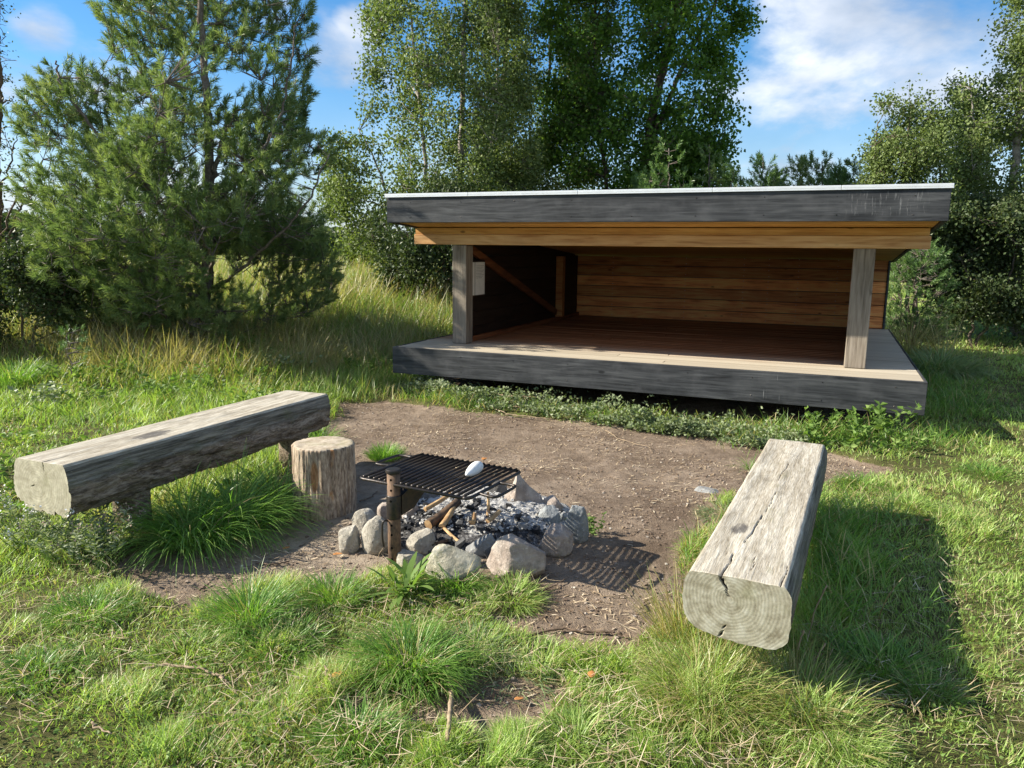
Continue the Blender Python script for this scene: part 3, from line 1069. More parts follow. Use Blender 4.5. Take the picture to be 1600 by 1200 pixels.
# side walls with their frame
for (u0, u1, um0, um1, inner) in ((.50, .535, .537, .585, 1), (4.845, 4.88, 4.79, 4.843, -1)):
    sw = MB()
    z = .503
    while z < 1.5:
        sw.box((u0, .802, z), (u1, 5.138, min(z + .17, 1.515)), .004)
        z += .172
    # upper boards follow the sloping ceiling
    zc = lambda v_: 1.886 + sl * v_
    va, vb = .802, 4.95
    pr = [(u0 + .001, va, 1.536), (u0 + .001, vb, 1.50), (u0 + .001, vb, zc(vb)), (u0 + .001, va, zc(va)), (u1 - .001, va, 1.536), (u1 - .001, vb, 1.50), (u1 - .001, vb, zc(vb)), (u1 - .001, va, zc(va))]
    sw.add(pr, [[0, 1, 2, 3], [7, 6, 5, 4], [0, 4, 5, 1], [1, 5, 6, 2], [2, 6, 7, 3], [3, 7, 4, 0]])
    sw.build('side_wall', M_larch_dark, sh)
    cl_ = MB()
    o0, o1 = (u0 - .020, u0 - .003) if inner > 0 else (u1 + .003, u1 + .020)
    va, vb = .81, 5.10
    cl_.add([(o0, va, .504), (o0, vb, .504), (o0, vb, zc(vb)), (o0, va, zc(va)), (o1, va, .504), (o1, vb, .504), (o1, vb, zc(vb)), (o1, va, zc(va))], [[0, 1, 2, 3], [7, 6, 5, 4], [0, 4, 5, 1], [1, 5, 6, 2], [2, 6, 7, 3], [3, 7, 4, 0]])
    cl_.build('side_cladding', M_black, sh)
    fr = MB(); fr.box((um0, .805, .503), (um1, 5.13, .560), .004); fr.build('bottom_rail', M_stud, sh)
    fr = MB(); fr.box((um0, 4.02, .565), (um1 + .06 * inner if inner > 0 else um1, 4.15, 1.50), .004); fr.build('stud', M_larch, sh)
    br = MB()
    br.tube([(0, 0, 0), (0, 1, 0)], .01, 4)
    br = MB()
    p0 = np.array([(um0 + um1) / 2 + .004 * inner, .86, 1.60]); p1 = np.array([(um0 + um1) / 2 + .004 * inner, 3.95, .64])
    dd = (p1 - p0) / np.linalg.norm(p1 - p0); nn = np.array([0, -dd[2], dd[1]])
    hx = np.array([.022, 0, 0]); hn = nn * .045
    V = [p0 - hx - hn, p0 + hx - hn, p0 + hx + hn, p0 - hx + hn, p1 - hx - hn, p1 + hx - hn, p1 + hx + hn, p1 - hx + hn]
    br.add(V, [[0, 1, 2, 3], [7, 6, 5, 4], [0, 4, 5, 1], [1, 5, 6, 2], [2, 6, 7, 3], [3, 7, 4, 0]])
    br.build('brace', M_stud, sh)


def on_shelter(name, label, cat, u, v, z, group=None):
    p = SA + SN * u + SD * v
    return thing(name, label, cat, (p[0], p[1], z), SANG, group)


# two sheets in a frame on the inside of the left wall
nb = on_shelter('notice_board', 'framed pale paper notices on the inner left wall behind the post', 'notice board', .588, 1.0, 1.25)
f = MB(); f.box((.0, -.20, -.215), (.012, .20, .215), .002); f.build('backing', M_larch_dark, nb)
for (a_, b_) in ((-.185, -.10), (-.085, .185)):
    f = MB(); f.box((.0125, a_, -.195), (.0145, b_, .195), .0004); f.build('sheet', M_paper, nb)
f = MB()
for k in range(9):
    f.box((.0146, -.06, .15 - k * .018), (.0150, .16 - .03 * (k % 3), .154 - k * .018), 0)
f.build('print', M_ink, nb)


# ================================================================== log benches
def log_bench(name, label, A0, A1, ztop, prof, mats, seed, cracks, burn=None, bark=.012, legs=(), tw=(.34, .34), endcrack=()):
    """A0 near end, A1 far end (plan), profile (y, z) anticlockwise seen from the near end, top at z=0"""
    A0 = np.array(A0, float); A1 = np.array(A1, float)
    L = float(np.linalg.norm(A1 - A0)); ang = atan2(A1[1] - A0[1], A1[0] - A0[0])
    t = thing(name, label, 'bench', (A0[0], A0[1], 0), ang)
    P = np.array(prof, float)
    # dense outline: 4 mm on the top, 9 mm elsewhere
    out = []
    for i in range(len(P)):
        a = P[i]; b = P[(i + 1) % len(P)]
        top = abs(a[1]) < 1e-6 and abs(b[1]) < 1e-6
        n = max(2, int(np.linalg.norm(b - a) / (.004 if top else .009)))
        for k_ in range(n):
            out.append(a + (b - a) * k_ / n)
    O = np.array(out)
    # round the corners a little
    for _ in range(3):
        sm = (np.roll(O, 1, 0) + O * 2 + np.roll(O, -1, 0)) / 4
        keep = (O[:, 1] > -1e-6) & (np.abs(O[:, 0]) < .14)
        O = np.where(keep[:, None], O, sm)
    m = len(O)
    ns = int(L / .012)
    X = np.linspace(0, L, ns + 1)
    T = X / L
    wid = tw[0] + (tw[1] - tw[0]) * T
    Y = O[None, :, 0] * (wid / .34)[:, None] + .006 * fbm(X * 1.3, 0, 0, seed, 3)[:, None]
    Z = O[None, :, 1] * (1 + .05 * fbm(X * .9, 3.0, 0, seed, 2)[:, None]) + 0 * Y
    XX = np.repeat(X[:, None], m, 1)
    depth = np.clip(-O[:, 1] / .27, 0, 1)[None, :]
    nrm = O - np.array([0, O[:, 1].mean()])
    nrm = nrm / np.linalg.norm(nrm, axis=1)[:, None]
    amp = bark * sstep(depth, .10, .45)
    o0 = np.repeat(O[None, :, 0], ns + 1, 0); o1 = np.repeat(O[None, :, 1], ns + 1, 0)
    dsp = .5 - 2.2 * np.abs(fbm(XX * 3.2 + .3 * fbm(XX * 3, o0 * 9, o1 * 9, 3, 2), o0 * 17, o1 * 17, seed + 5, 5, .62)) + .5 * fbm(XX * 1.1, o0 * 5, o1 * 5, seed + 6, 2)
    dsp = dsp * amp * 1.3 + fbm(XX * 7, Y * 40, Z * 40, seed + 9, 3) * .0025
    Y = Y + nrm[None, :, 0] * dsp
    istop = (O[:, 1] > -.004)[None, :]
    Z = Z + np.where(istop, fbm(XX * 1.6, Y * 14, 0, seed + 3, 4) * .004, nrm[None, :, 1] * dsp)
    crack = np.zeros_like(Y)
    for (x0, x1, y0, y1, wd, dp) in cracks:
        tt = np.clip((XX - x0) / (x1 - x0), 0, 1)
        yc = y0 + (y1 - y0) * tt + .010 * fbm(XX * 7, 0, 0, seed + 21, 4)
        ww = wd * np.sin(pi * np.clip((XX - x0) / (x1 - x0), .04 if x0 > .01 else .45, .96)) * (.7 + .5 * vnoise(XX * 22, 0, 0, 4))
        c = (1 - sstep(np.abs(Y - yc), ww * .35, ww + .002)) * ((XX >= x0) & (XX <= x1)) * istop
        Z = Z - c * dp
        crack = np.maximum(crack, c)
    # ragged saw ends
    XX = XX.copy()
    rg_ = (fbm(Y[0] * 30, Z[0] * 30, 0, seed, 3) * .0006)
    XX[0] += rg_; XX[-1] += rg_
    V = np.stack([XX, Y, Z + ztop], -1).reshape(-1, 3)
    idx = np.arange((ns + 1) * m).reshape(ns + 1, m)
    a = idx[:-1]; b = idx[1:]
    a2 = np.roll(a, -1, 1); b2 = np.roll(b, -1, 1)
    q = np.stack([a, b, b2, a2], -1).reshape(-1, 4)
    # side faces below the top arris use the bark
    tm = np.where((O[:, 1] > -.012) & (np.roll(O[:, 1], -1) > -.012), 0, 1)
    mi = np.tile(tm, ns)
    # ends: concentric rings shrinking to the centre so that year rings and splits have vertices
    ends_q = []; ends_t = []; EV = []; base = len(V); ecr = []
    for e, row in ((0, idx[0]), (1, idx[-1])):
        R0 = V[row]
        c0 = R0.mean(0)
        prev = row
        K = 14
        for k_ in range(1, K):
            s_ = 1 - k_ / K
            ring = c0 + (R0 - c0) * s_
            ring[:, 0] = R0[:, 0].mean() * (1 - s_) + R0[:, 0] * s_
            cr = np.zeros(m)
            if e == 0:
                for (ya, za, yb, zb, wd) in endcrack:
                    ab = np.array([yb - ya, zb - za]); pt = ring[:, 1:3] - np.array([ya, za + ztop])
                    tt = np.clip((pt @ ab) / (ab @ ab), 0, 1)
                    jit = .006 * fbm(tt * 6, ya * 9, 0, 3, 3)
                    dd_ = np.hypot(pt[:, 0] - tt * ab[0] + jit, pt[:, 1] - tt * ab[1])
                    cr = np.maximum(cr, 1 - sstep(dd_, wd * .4 * (1.1 - tt), wd * (1.15 - tt)))
                ring[:, 0] += cr * .012
            EV.append(ring); ecr.append(cr)
            cur = base + np.arange(m); base += m
            p2 = np.roll(prev, -1); c2 = np.roll(cur, -1)
            ends_q.append(np.stack([prev, cur, c2, p2][::(1 if e else -1)], -1))
            prev = cur
        EV.append(c0[None]); ecr.append(np.zeros(1))
        ci = base; base += 1
        p2 = np.roll(prev, -1)
        ends_t.append(np.stack([prev, np.full(m, ci), p2][::(1 if e else -1)], -1))
    Vall = np.vstack([V] + EV)
    eq = np.concatenate(ends_q); et = np.concatenate(ends_t)
    crack_all = np.concatenate([crack.ravel()] + ecr)
    bn = np.zeros(len(Vall))
    if burn:
        for (bx, by, brx, bry) in burn:
            bn = np.maximum(bn, 1 - sstep(np.hypot((Vall[:, 0] - bx) / brx, (Vall[:, 1] - by) / bry), .3, 1.15))
    lz = 1 + (Vall[:, 2] - ztop) / .27
    o = npmesh('log', Vall, [np.vstack([q, eq]), et], [M_logtop, M_logside, mats], t,
               {'crack': crack_all, 'burn': bn, 'lz': lz}, True, midx=np.concatenate([mi, np.full(len(eq), 2), np.full(len(et), 2)]))
    o.data.polygons.foreach_set('use_smooth', np.concatenate([np.ones(len(q), bool), np.zeros(len(eq) + len(et), bool)]))
    for (lx, ly, r0, r1) in legs:
        g = float(hgt(*(A0 + np.array([cos(ang), sin(ang)]) * lx + np.array([-sin(ang), cos(ang)]) * ly)))
        a_ = np.linspace(0, 2 * pi, 40, endpoint=False)
        zz_ = np.linspace(g - .12, ztop - abs(P[:, 1].min()) + .03, 22)
        A_, Z_ = np.meshgrid(a_, zz_)
        rr_ = 1 + .10 * fbm(np.cos(A_) * 2.2, np.sin(A_) * 2.2, Z_ * 2, seed + 30, 4) + .03 * fbm(np.cos(A_) * 9, np.sin(A_) * 9, Z_ * 3, seed + 31, 3)
        LV = np.stack([lx + r0 * rr_ * np.cos(A_), ly + r1 * rr_ * np.sin(A_), Z_], -1).reshape(-1, 3)
        id_ = np.arange(22 * 40).reshape(22, 40)
        q1 = np.stack([id_[:-1], np.roll(id_[:-1], -1, 1), np.roll(id_[1:], -1, 1), id_[1:]], -1).reshape(-1, 4)
        LV = np.vstack([LV, [lx, ly, zz_[0]], [lx, ly, zz_[-1]]])
        tcap = np.concatenate([np.stack([np.full(40, 880), np.roll(id_[0], -1), id_[0]], -1), np.stack([np.full(40, 881), id_[-1], np.roll(id_[-1], -1)], -1)])
        npmesh('leg', LV, [q1, tcap], [M_logside], t, {'lz': np.full(len(LV), .35)}, True)
    return t, L, ang


profR = [(.165, 0), (-.165, 0), (-.19, -.035), (-.194, -.12), (-.186, -.215), (-.15, -.245), (-.02, -.247), (.13, -.228), (.176, -.185), (.188, -.11), (.183, -.035)]
profL = [(.175, 0), (-.175, 0), (-.19, -.05), (-.194, -.14), (-.186, -.215), (-.155, -.268), (.02, -.268), (.13, -.25), (.185, -.19), (.2, -.10), (.192, -.03)]
n_, f_ = (at(1070, 893, .47) + at(1234, 915, .47)) / 2, (at(1289, 694, .47) + at(1200, 685, .47)) / 2
# y of the local frame points to the left of the near-far axis
log_bench('log_bench', 'pale weathered log bench with split top and ringed sawn end, in sun at right', n_[:2], f_[:2], .47, profR, M_logend_r, 3,
          [(0, .24, .055, .045, .0030, .012), (.36, .74, .022, .0, .0026, .010), (.78, 1.15, -.008, -.016, .0020, .006), (1.3, 1.7, .0, -.01, .0015, .004), (.0, .2, -.145, -.15, .0025, .006), (.05, .28, -.03, -.035, .0012, .003)],
          burn=[(.52, .07, .10, .045)], bark=.004, legs=((.38, 0, .09, .11), (1.75, 0, .09, .11)), tw=(.335, .32),
          endcrack=((.055, .0, .012, -.085, .007), (.045, -.235, .03, -.19, .005)))
n_, f_ = (at(22, 716, .525) + at(100, 727, .525)) / 2, (at(515, 617, .525) + at(445, 608, .525)) / 2
log_bench('log_bench', 'grey log bench with dark bark side and black scorch mark, behind the stump', n_[:2], f_[:2], .525, profL, M_logend_l, 9,
          [(.0, .16, -.03, -.035, .003, .006), (.9, 1.5, .03, .05, .0025, .005)],
          burn=[(.66, -.045, .17, .085)], bark=.022, legs=((.50, -.03, .09, .11), (1.92, -.03, .10, .11)), tw=(.335, .365),
          endcrack=((.06, -.13, .065, -.145, .006), (-.03, .0, -.032, -.05, .004)))


# ================================================================== stump
sp = gp(507, 813)
SC = np.array([sp[0] * 1.035, sp[1] + .185])
sg = float(hgt(*SC))
na, nzv = 220, 70
a_ = np.linspace(0, 2 * pi, na, endpoint=False)
hs = .425
zz_ = np.linspace(-.03, hs, nzv)
A_, Z_ = np.meshgrid(a_, zz_)
ca, sa = np.cos(A_), np.sin(A_)
groove = fbm(ca * 6.5, sa * 6.5, Z_ * 1.6, 41, 4, .6)
fine_ = fbm(ca * 26, sa * 26, Z_ * 5, 43, 3, .6)
groove = .3 - 1.6 * np.abs(groove)
R_ = .185 * (1 + .03 * fbm(ca * 1.2, sa * 1.2, 0, 40, 2)) + .016 * groove + .005 * fine_ + .010 * np.exp(-(Z_ + .03) / .05)
# a rotten hollow on the side that faces the camera
ang0 = radians(-95)
da = np.angle(np.exp(1j * (A_ - ang0)))
hol = np.exp(-(da / .17) ** 2 - ((Z_ - .26) / .12) ** 2)
R_ = R_ - .022 * hol - .012 * np.exp(-((da - .55) / .06) ** 2) * sstep(Z_, .0, .1)
rot = np.maximum(hol, np.exp(-((da - .5 - .25 * fbm(Z_ * 7, 0, 0, 47, 3)) / (.12 + .1 * vnoise(Z_ * 9, 3, 0, 4))) ** 2) * sstep(Z_, .0, .2) * (.65 + .5 * fbm(Z_ * 8, ca * 3, sa * 3, 48, 3)))
R_[-1] -= .006
V = np.stack([R_ * ca, R_ * sa, Z_], -1).reshape(-1, 3)
id_ = np.arange(na * nzv).reshape(nzv, na)
q1 = np.stack([id_[:-1], np.roll(id_[:-1], -1, 1), np.roll(id_[1:], -1, 1), id_[1:]], -1).reshape(-1, 4)
TV = []; tq = []; prev = id_[-1]; base = len(V)
for k_ in range(1, 12):
    s_ = 1 - k_ / 12
    ring = V[id_[-1]] * np.array([s_, s_, 1])
    ring[:, 2] += .004 * fbm(ring[:, 0] * 20, ring[:, 1] * 20, 0, 44, 3) + .002
    TV.append(ring); cur = base + np.arange(na); base += na
    tq.append(np.stack([prev, np.roll(prev, -1), np.roll(cur, -1), cur], -1)); prev = cur
TV.append(np.array([[0, 0, hs + .002]]))
tt_ = np.stack([prev, np.roll(prev, -1), np.full(na, base)], -1)
Vall = np.vstack([V] + TV)
tq = np.concatenate(tq)
stump = thing('tree_stump', 'upright cut log section with flat top, used as seat beside the grill', 'stump', (SC[0], SC[1], sg))
npmesh('stump_body', Vall, [np.vstack([q1, tq]), tt_], [M_stump, M_stumptop], stump, {'rot': np.concatenate([rot.ravel(), np.zeros(len(Vall) - len(V))]), 'crack': np.zeros(len(Vall))}, True,
       midx=np.concatenate([np.zeros(len(q1)), np.ones(len(tq) + len(tt_))]))


# ================================================================== fire place
import bmesh
def stone(px, py, wpx, hpx, kind, seed, label, deep=.9, ang=(0, 0, 0), cuts=7, name='fire_stone', flat=.25, sink=.18, sharp=.75, group='stones ringed round the ashes', shape=None):
    base = gp(px, py)
    dist = np.linalg.norm(base - np.array([0, 0, EYE]))
    w = wpx / FPX * dist * .94; h = hpx / FPX * dist * .95
    rg = np.random.default_rng(seed + 1000)
    bm = bmesh.new()
    bmesh.ops.create_icosphere(bm, subdivisions=5, radius=1)
    V = np.array([v.co[:] for v in bm.verts]); F = np.array([[v.index for v in f.verts] for f in bm.faces])
    bm.free()
    # cut by random planes, softened
    sharp = min(1, sharp + .12)
    for i in range(cuts + 5):
        n = rg.normal(0, 1, 3); n[2] = abs(n[2]) * .8; n /= np.linalg.norm(n)
        dcut = rg.uniform(.58, .86)
        s = V @ n
        over = np.maximum(s - dcut, 0)
        V = V - n[None] * (over * sharp)[:, None]
    if shape == 'slab':
        V[:, 1] *= .45
    if shape == 'wedge':
        V[:, 0] *= 1 - .55 * sstep(V[:, 2], -.4, 1)
        V[:, 0] += .35 * V[:, 2]
    if shape == 'wedgeL':
        V[:, 0] *= 1 - .55 * sstep(V[:, 2], -.4, 1)
        V[:, 0] -= .25 * V[:, 2]
    d = fbm(V[:, 0] * 1.6 + seed, V[:, 1] * 1.6, V[:, 2] * 1.6, seed, 4, .5)
    d2 = fbm(V[:, 0] * 7 + seed, V[:, 1] * 7, V[:, 2] * 7, seed + 3, 4, .6)
    V = V * (1 + .10 * d + .045 * d2)[:, None]
    lo = V.min(0); hi = V.max(0)
    V = (V - (lo + hi) / 2) / (hi - lo)
    dep = w * deep
    Htot = h * (1 + sink)
    V = V * np.array([w, dep, Htot])
    V[:, 2] += Htot / 2 - h * sink
    rz = ang[2]
    c_, s_ = cos(rz), sin(rz)
    V = np.stack([V[:, 0] * c_ - V[:, 1] * s_, V[:, 0] * s_ + V[:, 1] * c_, V[:, 2]], 1)
    dv = base[:2] / np.linalg.norm(base[:2])
    ctr = base[:2] + dv * dep * .42
    o = npmesh(name, V, [F], M_st[kind], None, None, True, loc=(ctr[0], ctr[1], float(hgt(*ctr))))
    return tag(o, label, 'stone', group)


stone(546, 866, 36, 42, 'pale', 1, 'small rough pale stone at the left end of the stone ring', cuts=5, sharp=.5)
stone(570, 836, 40, 38, 'pale', 2, 'smooth pale rounded stone above the large left boulder', cuts=3, sharp=.4)
stone(590, 870, 56, 58, 'pale', 3, 'large pale rounded boulder just left of the rusty post', cuts=3, sharp=.4)
stone(604, 818, 30, 30, 'pink', 4, 'small pinkish stone peeping out behind the rusty post', cuts=6)
stone(641, 822, 36, 36, 'pink', 5, 'angular white and rust stone between post and split log', cuts=9)
stone(657, 868, 50, 34, 'pale', 6, 'flat topped cream block right of the rusty post', cuts=9, sharp=.95, ang=(0, 0, .2))
stone(640, 888, 46, 22, 'pale', 7, 'low cream stone at the foot of the rusty post', cuts=7, sharp=.9)
stone(709, 912, 90, 56, 'mossy', 8, 'broad mossy cream boulder behind the dock leaves', cuts=6, deep=.6)
stone(752, 872, 52, 36, 'grey', 9, 'tilted grey wedge stone between the two front boulders', cuts=8, sharp=.95, shape='wedge', deep=.6)
stone(806, 905, 100, 66, 'pink', 10, 'biggest pink granite boulder at the front of the ring', cuts=6, sharp=.8, deep=.7)
stone(868, 872, 60, 46, 'pink', 12, 'pink grey boulder right of the biggest one', cuts=6, sharp=.7)
stone(858, 832, 38, 40, 'blue', 13, 'dark angular grey stone touching the upright blue one', cuts=9, sharp=.95)
stone(899, 850, 44, 62, 'blue', 14, 'upright blue grey stone at the right end of the ring', cuts=5, sharp=.6, deep=.8)
stone(862, 808, 42, 30, 'pink', 15, 'small pink stone tucked behind the dark angular one', cuts=6)
stone(817, 803, 66, 68, 'pink', 17, 'tall pointed pink slab at the back of the ring', cuts=8, sharp=.95, shape='wedgeL', deep=.5)
stone(778, 788, 32, 38, 'dark', 18, 'dark sooty stone left of the tall pointed slab', cuts=5, deep=.7)
stone(664, 796, 56, 28, 'dark', 19, 'low sooty stone behind the split firewood', cuts=6, deep=.6)
stone(718, 788, 40, 20, 'dark', 20, 'low dark stone at the back under the grate', cuts=6, deep=.6)
for i_, (x_, y_, w_, h_, k_, lb_) in enumerate([(636, 843, 20, 14, 'dark', 'small sooty stone inside the ring by the rusty post'), (690, 868, 24, 14, 'grey', 'small grey stone between cream block and mossy boulder'),
        (768, 876, 22, 20, 'dark', 'dark stone wedged in the gap between the two front boulders'), (838, 880, 20, 18, 'grey', 'small grey stone between the two pink boulders'), (842, 822, 22, 20, 'pale', 'small pale stone inside the ring near the dark angular one'),
        (880, 822, 18, 20, 'blue', 'small bluish stone wedged beside the upright blue one'), (690, 792, 24, 16, 'dark', 'small sooty stone at the back left of the ashes'), (800, 800, 22, 16, 'pink', 'small pinkish stone at the foot of the tall slab')]):
    stone(x_, y_, w_, h_, k_, 70 + i_, lb_, cuts=8, sharp=.9, deep=.9)
o = stone(1104, 770, 44, 4, 'grey', 21, 'flat pale stone sunk in the soil beside the right bench', cuts=4, group=None, name='flat_stone', sink=1.5)
for i, (x, y, w_) in enumerate([(870, 905, 9), (1010, 975, 8), (985, 880, 6), (1086, 836, 7)]):
    pass

# ash bed
na, nr = 180, 60
a_ = np.linspace(0, 2 * pi, na, endpoint=False); r_ = np.linspace(0, 1, nr + 1)[1:]
A_, R_ = np.meshgrid(a_, r_)
AX = PIT[0] + .02 + R_ * np.cos(A_) * .62; AY = PIT[1] + .02 + R_ * np.sin(A_) * .60
ah = .085 * (1 - R_ ** 2.2) + fbm(AX * 9, AY * 9, 0, 61, 4, .6) * .028 + fbm(AX * 40, AY * 40, 0, 62, 3) * .009
AZ = hgt(AX, AY) + np.where(R_ > .97, -.05, ah)
whit = sstep((AY - PIT[1]) * 1.2 + (AX - PIT[0]) * .45 + fbm(AX * 5, AY * 5, 0, 63, 3) * .45, -.36, .02)
V = np.stack([AX, AY, AZ], -1).reshape(-1, 3)
V = np.vstack([V, [PIT[0] + .02, PIT[1] + .02, float(hgt(*PIT)) + .09]])
id_ = np.arange(na * nr).reshape(nr, na)
q1 = np.stack([id_[:-1], id_[1:], np.roll(id_[1:], -1, 1), np.roll(id_[:-1], -1, 1)], -1).reshape(-1, 4)
t1 = np.stack([np.full(na, na * nr), id_[0], np.roll(id_[0], -1)], -1)
ash = npmesh('ash_bed', V, [q1, t1], M_ash, None, {'ash': np.append(whit.ravel(), 1)}, True)
tag(ash, 'grey white wood ash heaped inside the stone ring', 'ash', kind='stuff')


def ashz(x, y):
    r = np.hypot((x - PIT[0]) / .62, (y - PIT[1]) / .6)
    return hgt(x, y) + np.maximum(0, .085 * (1 - np.clip(r, 0, 1) ** 2.2))


def chips(n, cx, cy, rx, ry, smin, smax, flat, rg, hfun, elong=1.8):
    a = rg.uniform(0, 2 * pi, n); r = np.sqrt(rg.random(n))
    x = cx + np.cos(a) * r * rx; y = cy + np.sin(a) * r * ry
    return chip_mesh(x, y, hfun(x, y), rg, smin, smax, flat, elong)


def chip_mesh(x, y, z, rg, smin, smax, flat, elong):
    n = len(x)
    C = np.array([[-1, -1, -1], [1, -1, -1], [1, 1, -1], [-1, 1, -1], [-1, -1, 1], [1, -1, 1], [1, 1, 1], [-1, 1, 1]], float) / 2
    s = smin + (smax - smin) * rg.random(n) ** 2.2
    V = C[None] * (1 + rg.uniform(-.45, .25, (n, 8, 3)))
    V = V * np.stack([s * elong, s, s * flat], 1)[:, None]
    rz = rg.uniform(0, 2 * pi, n); rt = rg.normal(0, .25, n)
    X = V[..., 0] * np.cos(rt)[:, None] - V[..., 2] * np.sin(rt)[:, None]; Z = V[..., 0] * np.sin(rt)[:, None] + V[..., 2] * np.cos(rt)[:, None]
    Y = V[..., 1]
    X2 = X * np.cos(rz)[:, None] - Y * np.sin(rz)[:, None]; Y2 = X * np.sin(rz)[:, None] + Y * np.cos(rz)[:, None]
    P = np.stack([X2 + x[:, None], Y2 + y[:, None], Z + (z + s * flat * .35)[:, None]], -1)
    F = np.array([[0, 3, 2, 1], [4, 5, 6, 7], [0, 1, 5, 4], [1, 2, 6, 5], [2, 3, 7, 6], [3, 0, 4, 7]])
    q = (np.arange(n)[:, None, None] * 8 + F[None]).reshape(-1, 4)
    return P.reshape(-1, 3), q, np.repeat(rg.random(n), 8)


rg = np.random.default_rng(5)
V, q, r = chips(170, PIT[0] - .04, PIT[1] - .20, .50, .30, .006, .038, .7, rg, lambda x, y: ashz(x, y) + .012, 1.5)
tag(npmesh('charcoal_pieces', V, [q], M_coal, None, {'rnd': r * .82}), 'black charcoal bits scattered in the front of the ashes', 'charcoal', kind='stuff')
V, q, r = chips(900, PIT[0] + .04, PIT[1] + .08, .52, .45, .004, .020, .6, rg, lambda x, y: ashz(x, y) + .012, 1.4)
tag(npmesh('ash_flakes', V, [q], M_coal, None, {'rnd': .9 + r * .3}), 'pale grey ash flakes lying over the ash heap', 'ash', kind='stuff')


def logpiece(name, label, p0, p1, rad, m, cat='firewood', group='firewood pieces in the ashes', half=False, seed=0, mend=None):
    p0 = np.array(p0, float); p1 = np.array(p1, float)
    o_ = p0.copy()
    d = p1 - p0; L = np.linalg.norm(d); d /= L
    u = np.cross(d, [0, 0, 1]); u /= np.linalg.norm(u); w = np.cross(u, d)
    ns, k = 24, 28
    rg = np.random.default_rng(seed)
    T = np.linspace(0, 1, ns); A = np.linspace(0, 2 * pi, k, endpoint=False)
    TT, AA = np.meshgrid(T, A, indexing='ij')
    R = rad * (1 + .12 * fbm(np.cos(AA) * 2, np.sin(AA) * 2, TT * 3, seed, 4)) * (1 - .12 * TT)
    cx, cy = R * np.cos(AA), R * np.sin(AA)
    if half:
        cy = np.maximum(cy, -rad * .1 + .1 * rad * fbm(TT * 8, AA, 0, seed, 3))
    bend = .06 * L * np.sin(TT * pi)
    P = p0 - o_ + d * (TT * L)[..., None] + u * (cx + bend * .4)[..., None] + w * cy[..., None]
    V = P.reshape(-1, 3)
    id_ = np.arange(ns * k).reshape(ns, k)
    q = np.stack([id_[:-1], np.roll(id_[:-1], -1, 1), np.roll(id_[1:], -1, 1), id_[1:]], -1).reshape(-1, 4)
    V = np.vstack([V, V[id_[0]].mean(0), V[id_[-1]].mean(0)])
    t = np.concatenate([np.stack([np.full(k, ns * k), np.roll(id_[0], -1), id_[0]], -1), np.stack([np.full(k, ns * k + 1), id_[-1], np.roll(id_[-1], -1)], -1)])
    ob = npmesh(name, V, [q, t], [m, mend or M_palewood], None, None, True, midx=np.concatenate([np.zeros(len(q)), np.ones(len(t))]), loc=tuple(o_))
    ob.data.polygons.foreach_set('use_smooth', np.concatenate([np.ones(len(q), bool), np.zeros(len(t), bool)]))
    return tag(ob, label, cat, group)


def inash(px, py, lift=.0):
    p = at(px, py, .1)
    return np.array([p[0], p[1], float(ashz(p[0], p[1])) + lift])


logpiece('firewood', 'thickest split log with pale cut end, partly charred', inash(669, 818, .035), inash(716, 797, .065), .027, M_charwood, seed=1)
logpiece('firewood', 'thinner stick lying on top of the thick charred log', inash(664, 806, .07), inash(709, 792, .105), .013, M_palewood, seed=2)
logpiece('firewood', 'short orange brown chunk right of the thick log', inash(690, 820, .03), inash(708, 803, .05), .019, M_palewood, seed=3, half=True)
logpiece('firewood', 'narrow pale splinter in front of the logs', inash(692, 818, .02), inash(718, 835, .02), .010, M_palewood, seed=4, half=True)
logpiece('firewood', 'flat brown chip in front of the narrow splinter', inash(680, 835, .015), inash(700, 832, .02), .014, M_charwood, seed=5, half=True)
logpiece('firewood', 'bright orange wood chunk nearest the front stones', inash(705, 849, .015), inash(719, 845, .03), .017, M_palewood, seed=6)
logpiece('firewood', 'greenish stick at the foot of the short stake', inash(762, 815, .02), inash(780, 804, .035), .014, M_palewood, seed=7)
logpiece('firewood', 'small round cut branch left of the short stake', inash(738, 816, .02), inash(741, 808, .03), .016, M_palewood, seed=8)
b0 = inash(753, 817, -.03); 
logpiece('stake', 'short upright rusty stake standing in the ashes below the grate', b0, b0 + np.array([0.0, .0, .235]), .013, M_rust, 'stake', None, seed=9, mend=M_rust)
logpiece('stake', 'thin pale stick leaning upright behind the rusty stake', inash(762, 800, -.02), inash(762, 800, .12) + np.array([0, .03, 0]), .009, M_palewood, 'stake', None, seed=10)

# ================================================================== grill
pb = gp(617, 880)
gr = thing('campfire_grill', 'black swing grate on a rusty steel post over the stone fire ring', 'grill', tuple(pb))
zb = pb[2]
f = MB()
Hp = .487
zs = np.linspace(-.15, Hp, 3)
f.tube([(0, 0, -.15), (0, 0, .2), (0, 0, Hp)], .0335, 28); f.build('post', M_rust, gr, True)
f = MB(); f.tube([(0, 0, Hp - .002), (0, 0, Hp + .004), (0, 0, Hp + .014), (0, 0, Hp + .018)], [.038, .0405, .040, .034], 28); f.build('post_cap', M_iron, gr)
vdir = -pb[:2] / np.linalg.norm(pb[:2])
M_hole = simple('hole_shade', (.006, .006, .006), 1, 0)  # near-black colour of solid discs, painted shade for the inside of the holes
for z in (.455, .400, .345, .215, .165, .095, .035):
    ah_ = atan2(vdir[1], vdir[0]) - .42
    c_ = np.array([cos(ah_), sin(ah_), 0])
    rr_ = .0365 if .24 < z < .36 else .0335
    rr_ = .0385 if z == .345 else rr_
    hole = MB()
    hole.tube([c_ * (rr_ - .010) + [0, 0, z], c_ * (rr_ + .0012) + [0, 0, z]], .0062, 10)
    hole.build('peg_hole_disc', M_hole, gr)
